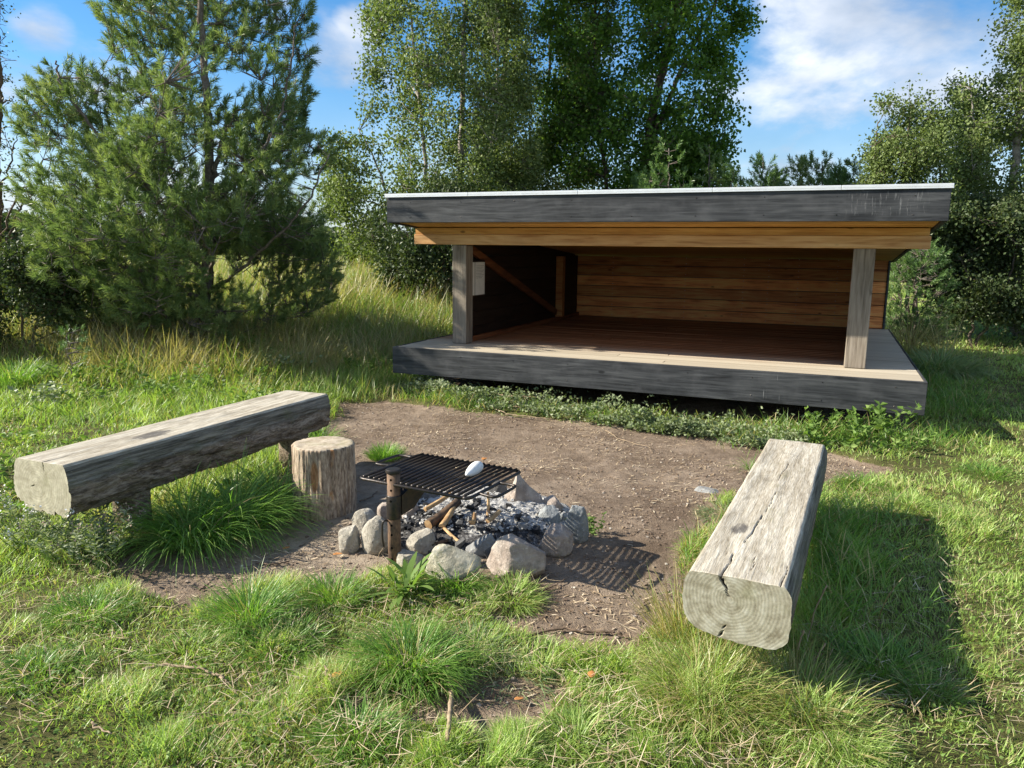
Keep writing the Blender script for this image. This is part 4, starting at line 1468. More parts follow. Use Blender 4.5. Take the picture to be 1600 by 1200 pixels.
f = MB(); f.tube([(0, 0, .245), (0, 0, .250), (0, 0, .366), (0, 0, .370)], [.037, .0385, .0385, .037], 28); f.build('collar', M_iron, gr, True)
# hooked pin hanging from the collar
hk = ctube([(-.030, -.018, .235), (-.045, -.030, .240), (-.055, -.034, .22), (-.056, -.034, .15), (-.050, -.032, .10)], 6)
f = MB(); f.tube(hk, .0055, 8); f.build('locking_pin', M_iron, gr, True)
wi = ctube([(-.050, -.032, .10), (-.075, -.036, .06), (-.085, -.03, .0), (-.07, -.04, -.03)], 6)
f = MB(); f.tube(wi, .0015, 5); f.build('pin_wire', M_twig, gr, True)
GZ_ = .425
gc = [at(566, 748, GZ_), at(648, 709, GZ_), at(812, 737, GZ_), at(738, 781, GZ_)]   # front left, back left, back right, front right
O_ = np.array([pb[0], pb[1], pb[2]])
ex = (gc[3] - gc[0]); lx = np.linalg.norm(ex); ex /= lx
ey = np.cross([0, 0, 1], ex); ly = np.mean([np.dot(gc[1] - gc[0], ey), np.dot(gc[2] - gc[3], ey)])
sk = np.mean([np.dot(gc[1] - gc[0], ex), np.dot(gc[2] - gc[3], ex)])
g0 = gc[0] + ex * sk * .5


def gl(a, b, z=0.0):
    """grate frame: a along the front rod, b towards the back"""
    return g0 + ex * a + ey * b + np.array([0, 0, z]) - O_


f = MB()
cr_ = .03
loop = []
for (cx_, cy_, a0) in ((lx - cr_, cr_, -90), (lx - cr_, ly - cr_, 0), (cr_, ly - cr_, 90), (cr_, cr_, 180)):
    for k_ in range(5):
        an = radians(a0 + k_ * 22.5)
        loop.append(gl(cx_ + cr_ * cos(an), cy_ + cr_ * sin(an)))
loop.append(loop[0])
f.tube(loop, .0088, 10)
f.build('frame', M_iron, gr, True)
f = MB()
nb_ = 19
for k_ in range(nb_):
    a = .028 + (lx - .056) * k_ / (nb_ - 1)
    f.tube([gl(a, .004, .010 + random.uniform(-.0008, .0008)), gl(a, ly * .5, .010), gl(a, ly - .004, .010)], .0082, 8)
f.build('grate_bars', M_bar, gr, True)
for (a, s_, b0_, b1_) in ((0, -1, .27, .47), (lx, 1, .10, .30)):
    h = [gl(a, b0_), gl(a + s_ * .07, b0_ - .012), gl(a + s_ * .10, b0_ + .01), gl(a + s_ * .10, b1_ - .03), gl(a + s_ * .075, b1_), gl(a, b1_)]
    f = MB(); f.tube(ctube(h, 5), .0078, 10); f.build('handle', M_iron, gr, True)
# tapering carrier arm under the grate
f = MB()
a0 = np.array([0, 0, .33]); tgt = gl(lx * .50, ly * .55, -.012)
dr = tgt - a0; dr[2] = 0; Ld = np.linalg.norm(dr); dr /= Ld
sd_ = np.array([-dr[1], dr[0], 0])
zt = GZ_ - zb - .012
V = []
for (l, wv, zb_) in ((.03, .030, .262), (.10, .032, .29), (Ld * .6, .03, zt - .032), (Ld, .022, zt - .018)):
    for s1 in (-1, 1):
        for zt_ in (zb_, zt if l > .05 else .365):
            V.append(dr * l + sd_ * s1 * wv + np.array([0, 0, zt_]))
V = np.array(V)
q = []
for i in range(3):
    a = i * 4; b = a + 4
    q += [[a, a + 1, b + 1, b], [a + 2, b + 2, b + 3, a + 3], [a, b, b + 2, a + 2], [a + 1, a + 3, b + 3, b + 1]]
q += [[0, 2, 3, 1], [12, 13, 15, 14]]
f.add(V, q); f.build('carrier_arm', M_iron, gr)
f = MB(); f.tube([gl(.03, ly * .5, -.009), gl(lx - .03, ly * .5, -.009)], .008, 8)
f.build('cross_bar', M_iron, gr)

# white egg shaped stone with a bit of wire
ws = at(740, 741, GZ_ + .02)
bm = bmesh.new(); bmesh.ops.create_icosphere(bm, subdivisions=4, radius=1)
V = np.array([v.co[:] for v in bm.verts]); F = np.array([[v.index for v in f_.verts] for f_ in bm.faces]); bm.free()
t_ = V[:, 0]
r_ = 1 - .52 * (1 - t_) / 2
V = np.stack([t_ * .078, V[:, 1] * .042 * r_, V[:, 2] * .040 * r_], 1)
V = V * (1 + .03 * fbm(V[:, 0] * 30, V[:, 1] * 30, V[:, 2] * 30, 4, 3))[:, None]
ga = atan2(.80, .42)
tl = radians(8)
V = np.stack([V[:, 0] * cos(tl) - V[:, 2] * sin(tl), V[:, 1], V[:, 0] * sin(tl) + V[:, 2] * cos(tl)], 1)
V = np.stack([V[:, 0] * cos(ga) - V[:, 1] * sin(ga), V[:, 0] * sin(ga) + V[:, 1] * cos(ga), V[:, 2]], 1)
ob = npmesh('white_stone', V, [F], M_white, None, None, True, loc=(ws[0], ws[1], GZ_ + .016 - V[:, 2].min()))
tag(ob, 'smooth white pear shaped stone resting on the grill grate', 'stone')


# ================================================================== trees
def crown_points(poly, Y, n, thick, rg, gap=.0, gscale=.9, seed=0, zmin=.15, gaps=()):
    """points spread through the depth of a crown whose outline stands at distance Y"""
    P = np.array([atY(x, y, Y)[[0, 2]] for x, y in poly])
    lo, hi = P.min(0), P.max(0)
    out = []
    tot = 0
    while tot < n:
        x = rg.uniform(lo[0], hi[0], n * 3); z = rg.uniform(lo[1], hi[1], n * 3)
        sd_ = sdpoly(x, z, P)
        sd_ = sd_ + .18 * fbm(x * 2.2, z * 2.2, 0, seed + 77, 3)
        ok = (sd_ > 0) & (z > zmin)
        for (gx_, gy_, gr_) in gaps:
            c = atY(gx_, gy_, Y)
            ok &= np.hypot(x - c[0], z - c[2]) > gr_ / FPX * Y * (1 + .5 * fbm(x * 3, z * 3, 0, 3, 2))
        x, z, sd_ = x[ok], z[ok], sd_[ok]
        dep = np.minimum(np.sqrt(np.maximum(sd_, 0)) * sqrt(thick) * 1.1 + .12, thick)
        y = Y + dep * rg.uniform(-1, 1, len(x))
        f = fbm(x * gscale, y * gscale, z * gscale, seed, 3)
        k = f > gap * rg.uniform(.3, 1.5, len(x)) - .02
        out.append(np.stack([x[k], y[k], z[k]], 1)); tot += k.sum()
    return np.concatenate(out)[:n]


def skeleton(trunks, pts, n_limb, rg, rbase=.05, rtwig=.006, droop=.0, maxtw=None, sidek=1.0):
    """trunks: list of (points, r0, r1). returns (trunk MB, twig arrays, attachment directions)"""
    mb = MB()
    nodes = []; nr = []
    for P, r0, r1 in trunks:
        C = ctube(P, 10, .012, 3)
        R = np.linspace(r0, r1, len(C))
        mb.tube(C, R, 9)
        for i in range(len(C) - 1):
            for t in (0, .5):
                nodes.append(C[i] * (1 - t) + C[i + 1] * t); nr.append(R[i])
    nodes = np.array(nodes); nr = np.array(nr)
    sel = rg.choice(len(pts), min(n_limb, len(pts)), replace=False)
    d0 = np.array([np.min(np.linalg.norm(nodes - pts[i], axis=1)) for i in sel])
    for i in sel[np.argsort(d0)]:
        p = pts[i]
        dv = p - nodes
        dist = np.linalg.norm(dv, axis=1)
        # prefer attachment points below the tip
        cost = dist + .9 * np.maximum(0, nodes[:, 2] - p[2] + .25 * np.hypot(dv[:, 0], dv[:, 1])) * sidek
        j = int(np.argmin(cost))
        a = nodes[j]
        if dist[j] < .08: continue
        k = max(3, int(dist[j] / .22))
        t = np.linspace(0, 1, k)[:, None]
        C = a + (p - a) * t
        C[:, 2] += (droop * dist[j] * np.sin(t[:, 0] * pi)) 
        C[1:-1] += rg.normal(0, .018 * min(1, dist[j]), (k - 2, 3))
        r0 = min(nr[j] * .7, .006 + .016 * dist[j]); r1 = max(rtwig * .8, r0 * .35)
        R = np.linspace(r0, r1, k)
        mb.tube(C, R, 5, False)
        nodes = np.vstack([nodes, C[1:]]); nr = np.append(nr, R[1:])
    # fine twigs for every point
    A = np.zeros_like(pts)
    for i0 in range(0, len(pts), 400):
        q = pts[i0:i0 + 400]
        dv = q[:, None] - nodes[None]
        cost = np.linalg.norm(dv, axis=2) + .5 * np.maximum(0, -dv[..., 2])
        A[i0:i0 + 400] = nodes[np.argmin(cost, 1)]
    return mb, A


def leafy_tree(name, label, cat, base, trunks, poly, Y, nclus, nleaf, thick, lsize, leafm, barkm, seed, group=None, gap=.0, spread=.16, nlimb=160, gaps=(), zmin=.2, asp=.7, droop=.35, windx=0.0, gscale=.9, rtw=.004):
    rg = np.random.default_rng(seed)
    pts = crown_points(poly, Y, nclus, thick, rg, gap, gscale, seed, zmin, gaps)
    mb, A = skeleton(trunks, pts, nlimb, rg, droop=.06)
    b = np.array(base, float)
    t = thing(name, label, cat, tuple(b), 0, group)
    off = b
    mb.V = [v - off for v in mb.V]
    mb.build('trunk', barkm, t, True)
    L = np.linalg.norm(pts - A, axis=1)
    kk = L < 1.6
    mid = (A + pts) / 2 + rg.normal(0, .02, pts.shape)
    V1, q1 = segtubes(A[kk] - off, mid[kk] - off, np.full(kk.sum(), rtw * 1.5), np.full(kk.sum(), rtw), 3)
    V2, q2 = segtubes(mid[kk] - off, pts[kk] - off, np.full(kk.sum(), rtw), np.full(kk.sum(), rtw * .5), 3)
    npmesh('branches', np.vstack([V1, V2]), [np.vstack([q1, q2 + len(V1)])], barkm, t, {'rnd': np.zeros(len(V1) + len(V2))})
    c = rg.integers(0, len(pts), nleaf)
    # leaves sit along the last part of each twig and around its tip
    tt = rg.uniform(.45, 1.08, nleaf)[:, None]
    Pl = A[c] + (pts[c] - A[c]) * tt
    far_ = np.linalg.norm(pts[c] - A[c], axis=1)[:, None]
    Pl = np.where(far_ > 1.0, pts[c], Pl) + rg.normal(0, spread, (nleaf, 3)) * np.array([1, 1, .85])
    Pl[:, 0] += windx * rg.random(nleaf)
    crn = rg.random(len(pts))[c] * .45 + rg.random(nleaf) * .55
    V, q, r = leaves(Pl - off, lsize, rg, asp, droop, crn)
    npmesh('crown', V, [q], leafm, t, {'rnd': r})
    return t


def tY(pts, Y, dy=None):
    return [tuple(atY(x, y, Y + (dy[i] if dy else 0))) for i, (x, y) in enumerate(pts)]


def on_ground(px, Y):
    x = atY(px, 500, Y)[0]
    return (x, Y, float(hgt(x, Y)))


def with_base(b, pts, sink=.1):
    return [(b[0], b[1], b[2] - sink)] + pts


# birch behind the shelter, left
b = on_ground(700, 16.2)
leafy_tree('birch_tree', 'tall olive leaved birch with pale stems rising behind the left end of the shelter', 'tree', b,
           [(with_base(b, tY([(706, 420), (716, 300), (722, 180), (724, 60), (735, -120), (750, -300)], 16.2)), .085, .02),
            (with_base(b, tY([(690, 400), (668, 280), (655, 150), (640, 0), (640, -150)], 16.0)), .06, .012),
            (with_base(b, tY([(660, 430), (620, 350), (590, 260), (560, 200)], 15.6)), .045, .01),
            (with_base(b, tY([(725, 420), (765, 250), (778, 100), (780, -150)], 16.6)), .07, .015)],
           [(500, 300), (492, 200), (520, 180), (560, 215), (585, 190), (570, 120), (575, 30), (590, -60), (640, -260), (740, -330), (800, -250), (830, -60), (825, 60), (840, 200), (820, 330), (760, 400), (700, 470), (640, 440), (590, 415), (560, 400), (530, 350)],
           16, 2600, 92000, 1.7, .066, M_birch, M_bbark, 21, 'tall trees behind the shelter', gap=.10, spread=.11, gscale=1.5, gaps=((695, 165, 16), (735, 230, 14), (560, 245, 12), (640, 200, 10), (760, 60, 14)))
# low bushy growth at its foot
b = on_ground(650, 14.4)
leafy_tree('hazel_bush', 'dense dark green bush between the pine and the left shelter post', 'bush', b,
           [(with_base(b, tY([(650, 440), (640, 340)], 14.4)), .03, .01), (with_base(b, tY([(690, 440), (700, 330)], 14.4)), .03, .01)],
           [(560, 350), (575, 300), (610, 290), (800, 290), (820, 400), (780, 500), (700, 500), (640, 470), (600, 440), (590, 400)],
           14.4, 1100, 38000, 1.0, .062, M_bramble, M_bark, 22, None, gap=.12, spread=.11, gscale=1.5, nlimb=90)
# darker middle tree
b = on_ground(790, 18.2)
leafy_tree('birch_tree', 'slender dark stemmed birch in the middle of the group behind the shelter', 'tree', b,
           [(with_base(b, tY([(782, 420), (776, 260), (790, 100), (796, -60), (800, -260)], 18.2)), .10, .03),
            (with_base(b, tY([(800, 420), (840, 250), (860, 80), (860, -200)], 18.4)), .06, .02)],
           [(730, 330), (735, 180), (745, 40), (745, -80), (760, -280), (850, -330), (960, -250), (960, 40), (940, 140), (950, 230), (940, 380), (800, 420), (750, 400)],
           18.2, 2300, 82000, 1.5, .066, M_birch, M_bark, 23, 'tall trees behind the shelter', gap=.06, spread=.12, gscale=1.5, gaps=((850, 150, 8), (868, 60, 8)))
# deep green tree at the right of the group
b = on_ground(1010, 17.4)
leafy_tree('alder_tree', 'deep green broad tree with leaning trunk, rising behind the centre of the shelter roof', 'tree', b,
           [(with_base(b, tY([(1008, 420), (1012, 300), (1016, 200), (1040, 90), (1060, 0), (1080, -200)], 17.4)), .15, .05),
            (with_base(b, tY([(960, 420), (950, 300), (930, 120), (935, -150)], 17.6)), .07, .02),
            (tY([(1014, 230), (1060, 120), (1100, 40), (1130, -20)], 17.4, [0, -.2, -.5, -.7]), .06, .02)],
           [(835, 400), (830, 250), (845, 180), (830, 90), (845, 30), (845, -80), (880, -260), (1030, -340), (1140, -220), (1178, -20), (1182, 38), (1145, 60), (1130, 110), (1140, 180), (1138, 235), (1115, 280), (1120, 400), (1000, 420)],
           17.4, 2700, 95000, 2.0, .080, M_dkleaf, M_bark, 24, 'tall trees behind the shelter', gap=.10, spread=.15, gscale=1.4, asp=.85, gaps=((985, 45, 12), (1020, 140, 20), (900, 60, 14), (1075, 200, 14), (880, 190, 12), (955, 110, 10), (1100, 120, 10)))
# right hand trees
b = on_ground(1590, 15.2)
leafy_tree('birch_tree', 'tall olive birch cut off by the right edge of the photo', 'tree', b,
           [(with_base(b, tY([(1588, 420), (1585, 280), (1600, 120), (1630, -80), (1640, -200)], 15.2)), .10, .03),
            (with_base(b, tY([(1560, 420), (1530, 260), (1515, 130)], 14.9)), .05, .012)],
           [(1455, 330), (1450, 230), (1475, 200), (1490, 150), (1505, 110), (1512, 60), (1530, 45), (1550, 90), (1565, 60), (1580, 10), (1595, -30), (1650, -220), (1760, -220), (1830, 0), (1850, 300), (1820, 520), (1600, 520), (1500, 480), (1460, 420)],
           15.2, 2700, 95000, 1.7, .064, M_birch, M_bbark, 25, 'trees beyond the grass at right', gap=.12, spread=.11, gscale=1.5)
b = on_ground(1420, 14.2)
leafy_tree('birch_tree', 'smaller wind swept birch left of the tall one at right', 'tree', b,
           [(with_base(b, tY([(1418, 420), (1410, 320), (1415, 240), (1425, 165)], 14.2)), .04, .01),
            (with_base(b, tY([(1440, 420), (1460, 330), (1475, 220)], 14.2)), .04, .01),
            (with_base(b, tY([(1400, 430), (1380, 340), (1368, 250), (1372, 190)], 14.2)), .03, .008)],
           [(1350, 300), (1348, 230), (1362, 185), (1378, 150), (1400, 145), (1430, 128), (1450, 175), (1480, 190), (1490, 330), (1470, 430), (1430, 440), (1390, 400), (1360, 350)],
           14.2, 800, 26000, .9, .056, M_birch, M_bark, 26, 'trees beyond the grass at right', gap=.05, spread=.10, nlimb=120, windx=.1)
b = on_ground(1520, 13.4)
leafy_tree('hazel_bush', 'big dark green bush filling the space under the right hand birches', 'bush', b,
           [(with_base(b, tY([(1520, 460), (1500, 400)], 13.4)), .03, .01), (with_base(b, tY([(1570, 460), (1590, 380)], 13.4)), .03, .01)],
           [(1400, 360), (1440, 330), (1500, 320), (1620, 310), (1800, 330), (1860, 430), (1860, 530), (1600, 525), (1560, 505), (1480, 515), (1440, 480), (1410, 430)],
           13.6, 2300, 78000, 1.2, .062, M_bramble, M_bark, 27, None, gap=.12, spread=.12, gscale=1.3)
# bright shrub and meadow edge behind the pine
b = on_ground(560, 18.5)
leafy_tree('willow_shrub', 'yellow green sunlit shrub seen just right of the pine', 'bush', b,
           [(with_base(b, tY([(560, 400), (565, 350)], 18.5)), .03, .01)],
           [(525, 420), (528, 350), (550, 330), (585, 340), (610, 380), (600, 430)],
           18.5, 320, 9000, .8, .06, M_willow, M_bark, 28, None, gap=-.1, spread=.12, nlimb=40)
# left edge
b = on_ground(35, 9.6)
leafy_tree('bramble_bush', 'dark glossy leaved bramble bush at the left edge beside the pine', 'bush', b,
           [(with_base(b, tY([(30, 480), (20, 420)], 9.6)), .02, .006), (with_base(b, tY([(60, 480), (70, 400)], 9.6)), .02, .006)],
           [(-140, 420), (-60, 380), (0, 395), (40, 385), (75, 375), (110, 400), (118, 460), (110, 520), (20, 545), (-140, 545)],
           9.6, 1500, 30000, .7, .048, M_bramble, M_twigd, 29, None, gap=.0, spread=.09, gscale=1.8, nlimb=80)
b = on_ground(-25, 10.6)
leafy_tree('hawthorn_tree', 'thin half bare thorny tree cut off by the left edge', 'tree', b,
           [(with_base(b, tY([(-12, 460), (0, 350), (-4, 250), (0, 150), (-6, 30), (-14, -120)], 10.6)), .045, .015),
            (tY([(-10, 430), (25, 340), (60, 290), (90, 240)], 10.5), .02, .005), (tY([(-8, 400), (30, 300), (70, 300), (95, 310)], 10.5), .016, .004),
            (tY([(0, 300), (20, 240), (28, 210)], 10.6), .014, .004)],
           [(-120, 360), (-110, 0), (-60, -140), (0, -60), (6, 40), (10, 170), (24, 200), (30, 250), (50, 290), (90, 260), (112, 300), (108, 340), (60, 360), (0, 380)],
           10.6, 620, 2400, .8, .04, M_bramble, M_twigd, 30, None, gap=.0, spread=.05, nlimb=260, rtw=.0035)

# far belt of trees on the horizon
rg = np.random.default_rng(31)
n = 42000
ang_ = rg.uniform(radians(-50), radians(50), n)
R_ = rg.uniform(150, 175, n)
top = 5.2 + 2.2 * fbm(ang_ * 14, 0, 0, 3, 4) + 1.2 * fbm(ang_ * 60, 0, 0, 4, 3)
zf = rg.random(n) ** .8 * top
V, q, r = leaves(np.stack([np.sin(ang_) * R_, np.cos(ang_) * R_, zf], 1), 1.1, rg, .9, .1)
o = npmesh('distant_treeline', V, [q], M_bramble, None, {'rnd': r})
tag(o, 'far dark belt of trees on the flat horizon', 'treeline', kind='stuff')


# ------------------------------------------------------------------ pines
def needle_tufts(P, D, L, n, nl, w, rg):
    """shoots at P pointing along D, length L, each with n needles of length nl"""
    N = len(P)
    D = D / (np.linalg.norm(D, axis=1)[:, None] + 1e-9)
    t = rg.random((N, n)) ** .8
    base = P[:, None] + D[:, None] * (t * L[:, None])[..., None]
    rv = rg.normal(0, 1, (N, n, 3))
    rv -= (rv * D[:, None]).sum(-1, keepdims=True) * D[:, None]
    rv /= np.linalg.norm(rv, axis=-1, keepdims=True) + 1e-9
    open_ = rg.uniform(.45, 1.15, (N, n))[..., None] * (1.1 - .45 * t[..., None])
    nd = D[:, None] * np.cos(open_) + rv * np.sin(open_)
    ln = (nl * rg.uniform(.7, 1.15, (N, n)))[..., None]
    sv = np.cross(nd, rg.normal(0, 1, (N, n, 3))); sv /= np.linalg.norm(sv, axis=-1, keepdims=True) + 1e-9
    a = base - sv * w / 2; b_ = base + sv * w / 2
    tip = base + nd * ln
    tip[..., 2] -= ln[..., 0] * .08
    m1 = base + nd * ln * .7 + sv * w * .42; m0 = base + nd * ln * .7 - sv * w * .42
    V = np.stack([a, b_, m1, tip, m0], 2).reshape(-1, 3)
    k = np.arange(N * n)[:, None] * 5
    return V, k + np.array([[0, 1, 2, 4]]), k + np.array([[4, 2, 3]])


def pine(name, label, base, trunks, poly, Y, nt, thick, seed, needles=60, nl=.062, w=.0032, nlimb=200, m=None, group=None, gaps=(), L=(.07, .16), gap=.05, gscale=1.1, cat='tree', upb=.5, zmin=.15, vox=0, tuftmix=.5):
    rg = np.random.default_rng(seed)
    pts = crown_points(poly, Y, nt, thick, rg, gap, gscale, seed, zmin, gaps)
    mb, A = skeleton(trunks, pts, nlimb, rg, droop=-.05, sidek=1.3)
    b = np.array(base, float)
    t = thing(name, label, cat, tuple(b), 0, group)
    mb.V = [v - b for v in mb.V]
    mb.build('trunk', M_pbark, t, True)
    if vox:
        key = np.floor(pts / vox).astype(int)
        _, ui = np.unique(key, axis=0, return_index=True)
        pts, A = pts[ui], A[ui]
    D = pts - A
    Dn = D / (np.linalg.norm(D, axis=1)[:, None] + 1e-9)
    ctr = np.array([b[0], b[1], 0])
    outw = pts - ctr; outw[:, 2] = 0; outw /= np.linalg.norm(outw, axis=1)[:, None] + 1e-9
    Dn = Dn * .5 + outw * .55 + np.array([0, 0, upb]) + rg.normal(0, .28, D.shape)
    kk = np.linalg.norm(D, axis=1) < 1.5
    V1, q1 = segtubes(A[kk] - b, pts[kk] - b, np.full(kk.sum(), .0065), np.full(kk.sum(), .0035), 4)
    npmesh('branches', V1, [q1], M_pbark, t)
    Ls = rg.uniform(*L, len(pts))
    V, q, tr = needle_tufts(pts - b, Dn, Ls, needles, nl, w, rg)
    cr = np.repeat(rg.random(len(pts)) * tuftmix, needles) + rg.random(len(pts) * needles) * (1 - tuftmix)
    cr = np.repeat(cr, 5)
    npmesh('crown', V, [q, tr], m or M_needle, t, {'rnd': cr})
    # short side shoots back along the twig
    return t


b = on_ground(318, 10.3)
pine('pine_tree', 'big bushy blue green pine at left, taller than the frame', b,
     [(with_base(b, tY([(320, 500), (326, 400), (328, 300), (324, 180), (316, 60), (312, -80), (312, -260)], 10.3)), .095, .02),
      (tY([(322, 400), (270, 340), (210, 270), (150, 205), (95, 130), (88, 95)], 10.3, [0, -.2, -.4, -.5, -.6, -.6]), .034, .010),
      (tY([(322, 430), (240, 330), (170, 270), (100, 235), (45, 195)], 10.3, [0, .2, .3, .3, .3]), .028, .008),
      (tY([(326, 330), (380, 270), (430, 200), (455, 100), (460, 40)], 10.3, [0, -.3, -.4, -.4, -.4]), .024, .008),
      (tY([(322, 460), (400, 400), (470, 330), (515, 240)], 10.3, [0, -.4, -.6, -.6]), .026, .008),
      (tY([(320, 470), (240, 430), (150, 400), (90, 330)], 10.3, [0, -.5, -.7, -.7]), .035, .01),
      (tY([(322, 440), (330, 400), (300, 340)], 10.3, [0, -.8, -1.2]), .03, .01),
      (tY([(326, 300), (345, 230), (370, 170)], 10.3, [0, -.1, -.2]), .04, .012)],
     [(110, 500), (100, 460), (85, 410), (80, 350), (60, 310), (84, 262), (62, 220), (58, 190), (80, 176), (78, 138), (96, 108), (108, 106), (124, 130), (142, 158), (156, 130), (172, 130), (184, 170), (205, 205), (214, 120), (195, 60), (188, 0), (205, -110), (240, -230), (300, -300), (360, -230), (400, -110), (420, 0), (415, 40), (450, 10), (470, 20), (470, 55), (475, 80), (470, 130), (475, 165), (466, 200), (488, 228), (512, 215), (520, 260), (515, 330), (512, 430), (505, 490), (440, 510), (380, 525), (300, 530), (200, 530)],
     10.3, 17000, 1.75, 51, 80, .092, .0056, 800, gaps=((215, 215, 13), (195, 165, 11), (240, 150, 9)), gap=.07, gscale=1.6, vox=.155, tuftmix=.7, L=(.10, .20), upb=.65)

# young pines behind the shelter roof
yp = [(1045, 228, 14.2, 46, 1, 'pale young pine above the roof, widest of the row'), (1108, 222, 15.6, 26, 0, 'dark pointed young pine right beside the deep green tree'),
      (1146, 258, 15.2, 18, 1, 'small light young pine between two darker tips'), (1192, 240, 14.8, 30, 1, 'bright young pine with star shaped top above the roof'),
      (1216, 264, 15.8, 14, 0, 'short dark tip just right of the bright star topped pine'), (1250, 256, 15.4, 22, 0, 'dark twin young pine tips over the roof'),
      (1284, 248, 15.9, 26, 0, 'tallest dark young pine of the right hand row'), (1310, 262, 15.2, 18, 1, 'light green young pine low over the roof edge'),
      (1334, 244, 15.6, 26, 0, 'dark young pine next to the wind swept birch'), (1006, 262, 15, 18, 1, 'pale low pine tip at the left of the row')]
for i, (px, py, Y, hw, lt, lab) in enumerate(yp):
    b = on_ground(px, Y)
    pine('young_pine', lab, b, [(with_base(b, tY([(px, 400), (px, 320), (px, py + 4)], Y)), .035, .008)],
         [(px - 3, py), (px + 3, py), (px + hw * .5, py + 28), (px + hw, py + 75), (px + hw * 1.4, 400), (px - hw * 1.4, 400), (px - hw, py + 75), (px - hw * .5, py + 28)],
         Y, 300 if lt else 260, .4, 60 + i, 44, .085, .009, 40, M_needle2 if lt else M_needle, 'young pines showing over the shelter roof', L=(.10, .22), gap=-.2, upb=1.0, zmin=.9)
b = on_ground(1432, 12.6)
pine('young_pine', 'light green young pine in the gap beside the right end of the shelter', b, [(with_base(b, tY([(1432, 470), (1428, 400)], 12.6)), .03, .01)],
     [(1395, 420), (1405, 395), (1430, 380), (1455, 395), (1468, 430), (1475, 545), (1390, 545)], 12.6, 420, .45, 81, 44, .07, .006, 40, M_needle2, None, L=(.08, .18), gap=-.2)
b = on_ground(110, 8.2)
pine('pine_seedling', 'tiny pine seedling in the grass in front of the big pine', b, [(with_base(b, tY([(108, 560), (108, 535)], 8.2), .02), .008, .004)],
     [(90, 540), (108, 515), (130, 540), (128, 565), (92, 565)], 8.2, 22, .12, 82, 40, .05, .0028, 6, M_needle2, None, L=(.05, .09), gap=-.3, cat='plant', zmin=0)


# ================================================================== grass
def blocked(x, y):
    """where no grass can stand: under logs, stump, stones, deck blocks"""
    u, v = shelter_uv(x, y)
    k = (u > .15) & (u < SW - .15) & (v > .25) & (v < 5.1)
    k |= np.hypot(x - SC[0], y - SC[1]) < .2
    k |= np.hypot(x - PIT[0], (y - PIT[1])) < .74
    return k


def zone(x, y, px, py, r, soft=.5):
    c = at(px, py)
    return 1 - sstep(np.hypot(x - c[0], y - c[1]), r * (1 - soft), r)


def seg_d(x, y, a, b):
    a = np.asarray(a); b = np.asarray(b); ab = b - a
    t = np.clip(((x - a[0]) * ab[0] + (y - a[1]) * ab[1]) / (ab @ ab), 0, 1)
    return np.hypot(x - a[0] - t * ab[0], y - a[1] - t * ab[1])


BR = (at(1150, 905, .45)[:2], at(1245, 690, .45)[:2])
BL = (at(60, 722, .5)[:2], at(480, 612, .5)[:2])


def lawn(N, seed, dmin, dmax, amax, seg):
    rg = np.random.default_rng(seed)
    d = dmin * (dmax / dmin) ** rg.random(N)
    a = rg.uniform(-radians(amax), radians(amax), N)
    x = d * np.sin(a); y = d * np.cos(a)
    D = dirtf(x, y)
    clump = fbm(x * 4.5, y * 4.5, 0, 90, 3)
    bare = fbm(x * 1.4, y * 1.4, 0, 95, 4)
    keep = (rg.random(N) > D * 1.02) & ~blocked(x, y)
    keep &= rg.random(N) < np.clip(1.0 + bare * 1.6 + .12, .18, 1)
    uu, vv = shelter_uv(x, y)
    keep &= (rg.random(N) > .8) | ~((uu > -.2) & (uu < W + .1) & (vv > -.75) & (vv < .3))
    x, y, d, clump, D = x[keep], y[keep], d[keep], clump[keep], D[keep]
    n = len(x)
    h = .026 + .065 * sstep(clump, .0, .5) + .022 * rg.random(n)
    # taller growth towards the back left and round the benches
    bl = sstep(y, 5.2, 8.2) * sstep(-x, .2, 1.6)
    h = h + .10 * bl * (.5 + .8 * rg.random(n)) * (.5 + 1.2 * sstep(fbm(x * 1.7, y * 1.7, 0, 330, 3), -.25, .3))
    h = h + .16 * np.exp(-(seg_d(x, y, *BL) / .26) ** 2) * rg.random(n)
    h = h + .14 * np.exp(-(seg_d(x, y, *BR) / .26) ** 2) * rg.random(n)
    u, v = shelter_uv(x, y)
    sedge = np.exp(-(np.minimum(np.abs(u - SW), np.abs(v)) / .35) ** 2) * (u > -.5) * (u < SW + .6) * (v > -.5) * (v < 5.5)
    h = h + .10 * sedge * rg.random(n)
    h = h + .05 * sstep(d, 9, 16) * rg.random(n)
    h *= (1 - .45 * D)
    sizek = np.clip(d / 3.2, .8, 20)
    w = (.0026 + .0018 * rg.random(n)) * np.maximum(1, d / 3.4)
    h = h * np.maximum(1, (d / 14) ** .35)
    dry = (rg.random(n) < .14 + .22 * sstep(fbm(x * 1.1, y * 1.1, 0, 99, 3), .05, .4) + .15 * D).astype(float) * rg.uniform(.5, 1, n)
    lean = np.abs(rg.normal(.55, .35, n)); curve = rg.uniform(.2, 1.1, n)
    cy = fbm(x * 6, y * 6, 0, 101, 2) * 5 + rg.normal(0, 1.1, n)
    P = np.stack([x, y, hgt(x, y) - .004], 1)
    cr = np.clip(rg.random(n) * .6 + .2 + .35 * clump, 0, 1)
    return blades(P, h, w, cy, lean, curve, seg, cr, dry, rg.uniform(-1.2, 1.2, n))


V, q, t, C = lawn(760000, 201, 1.75, 42, 46, 2)
o = npmesh('lawn_grass', V, [q, t], M_grass, None, {'c': C})
tag(o, 'short trodden green grass round the bare fire place', 'grass', kind='stuff')

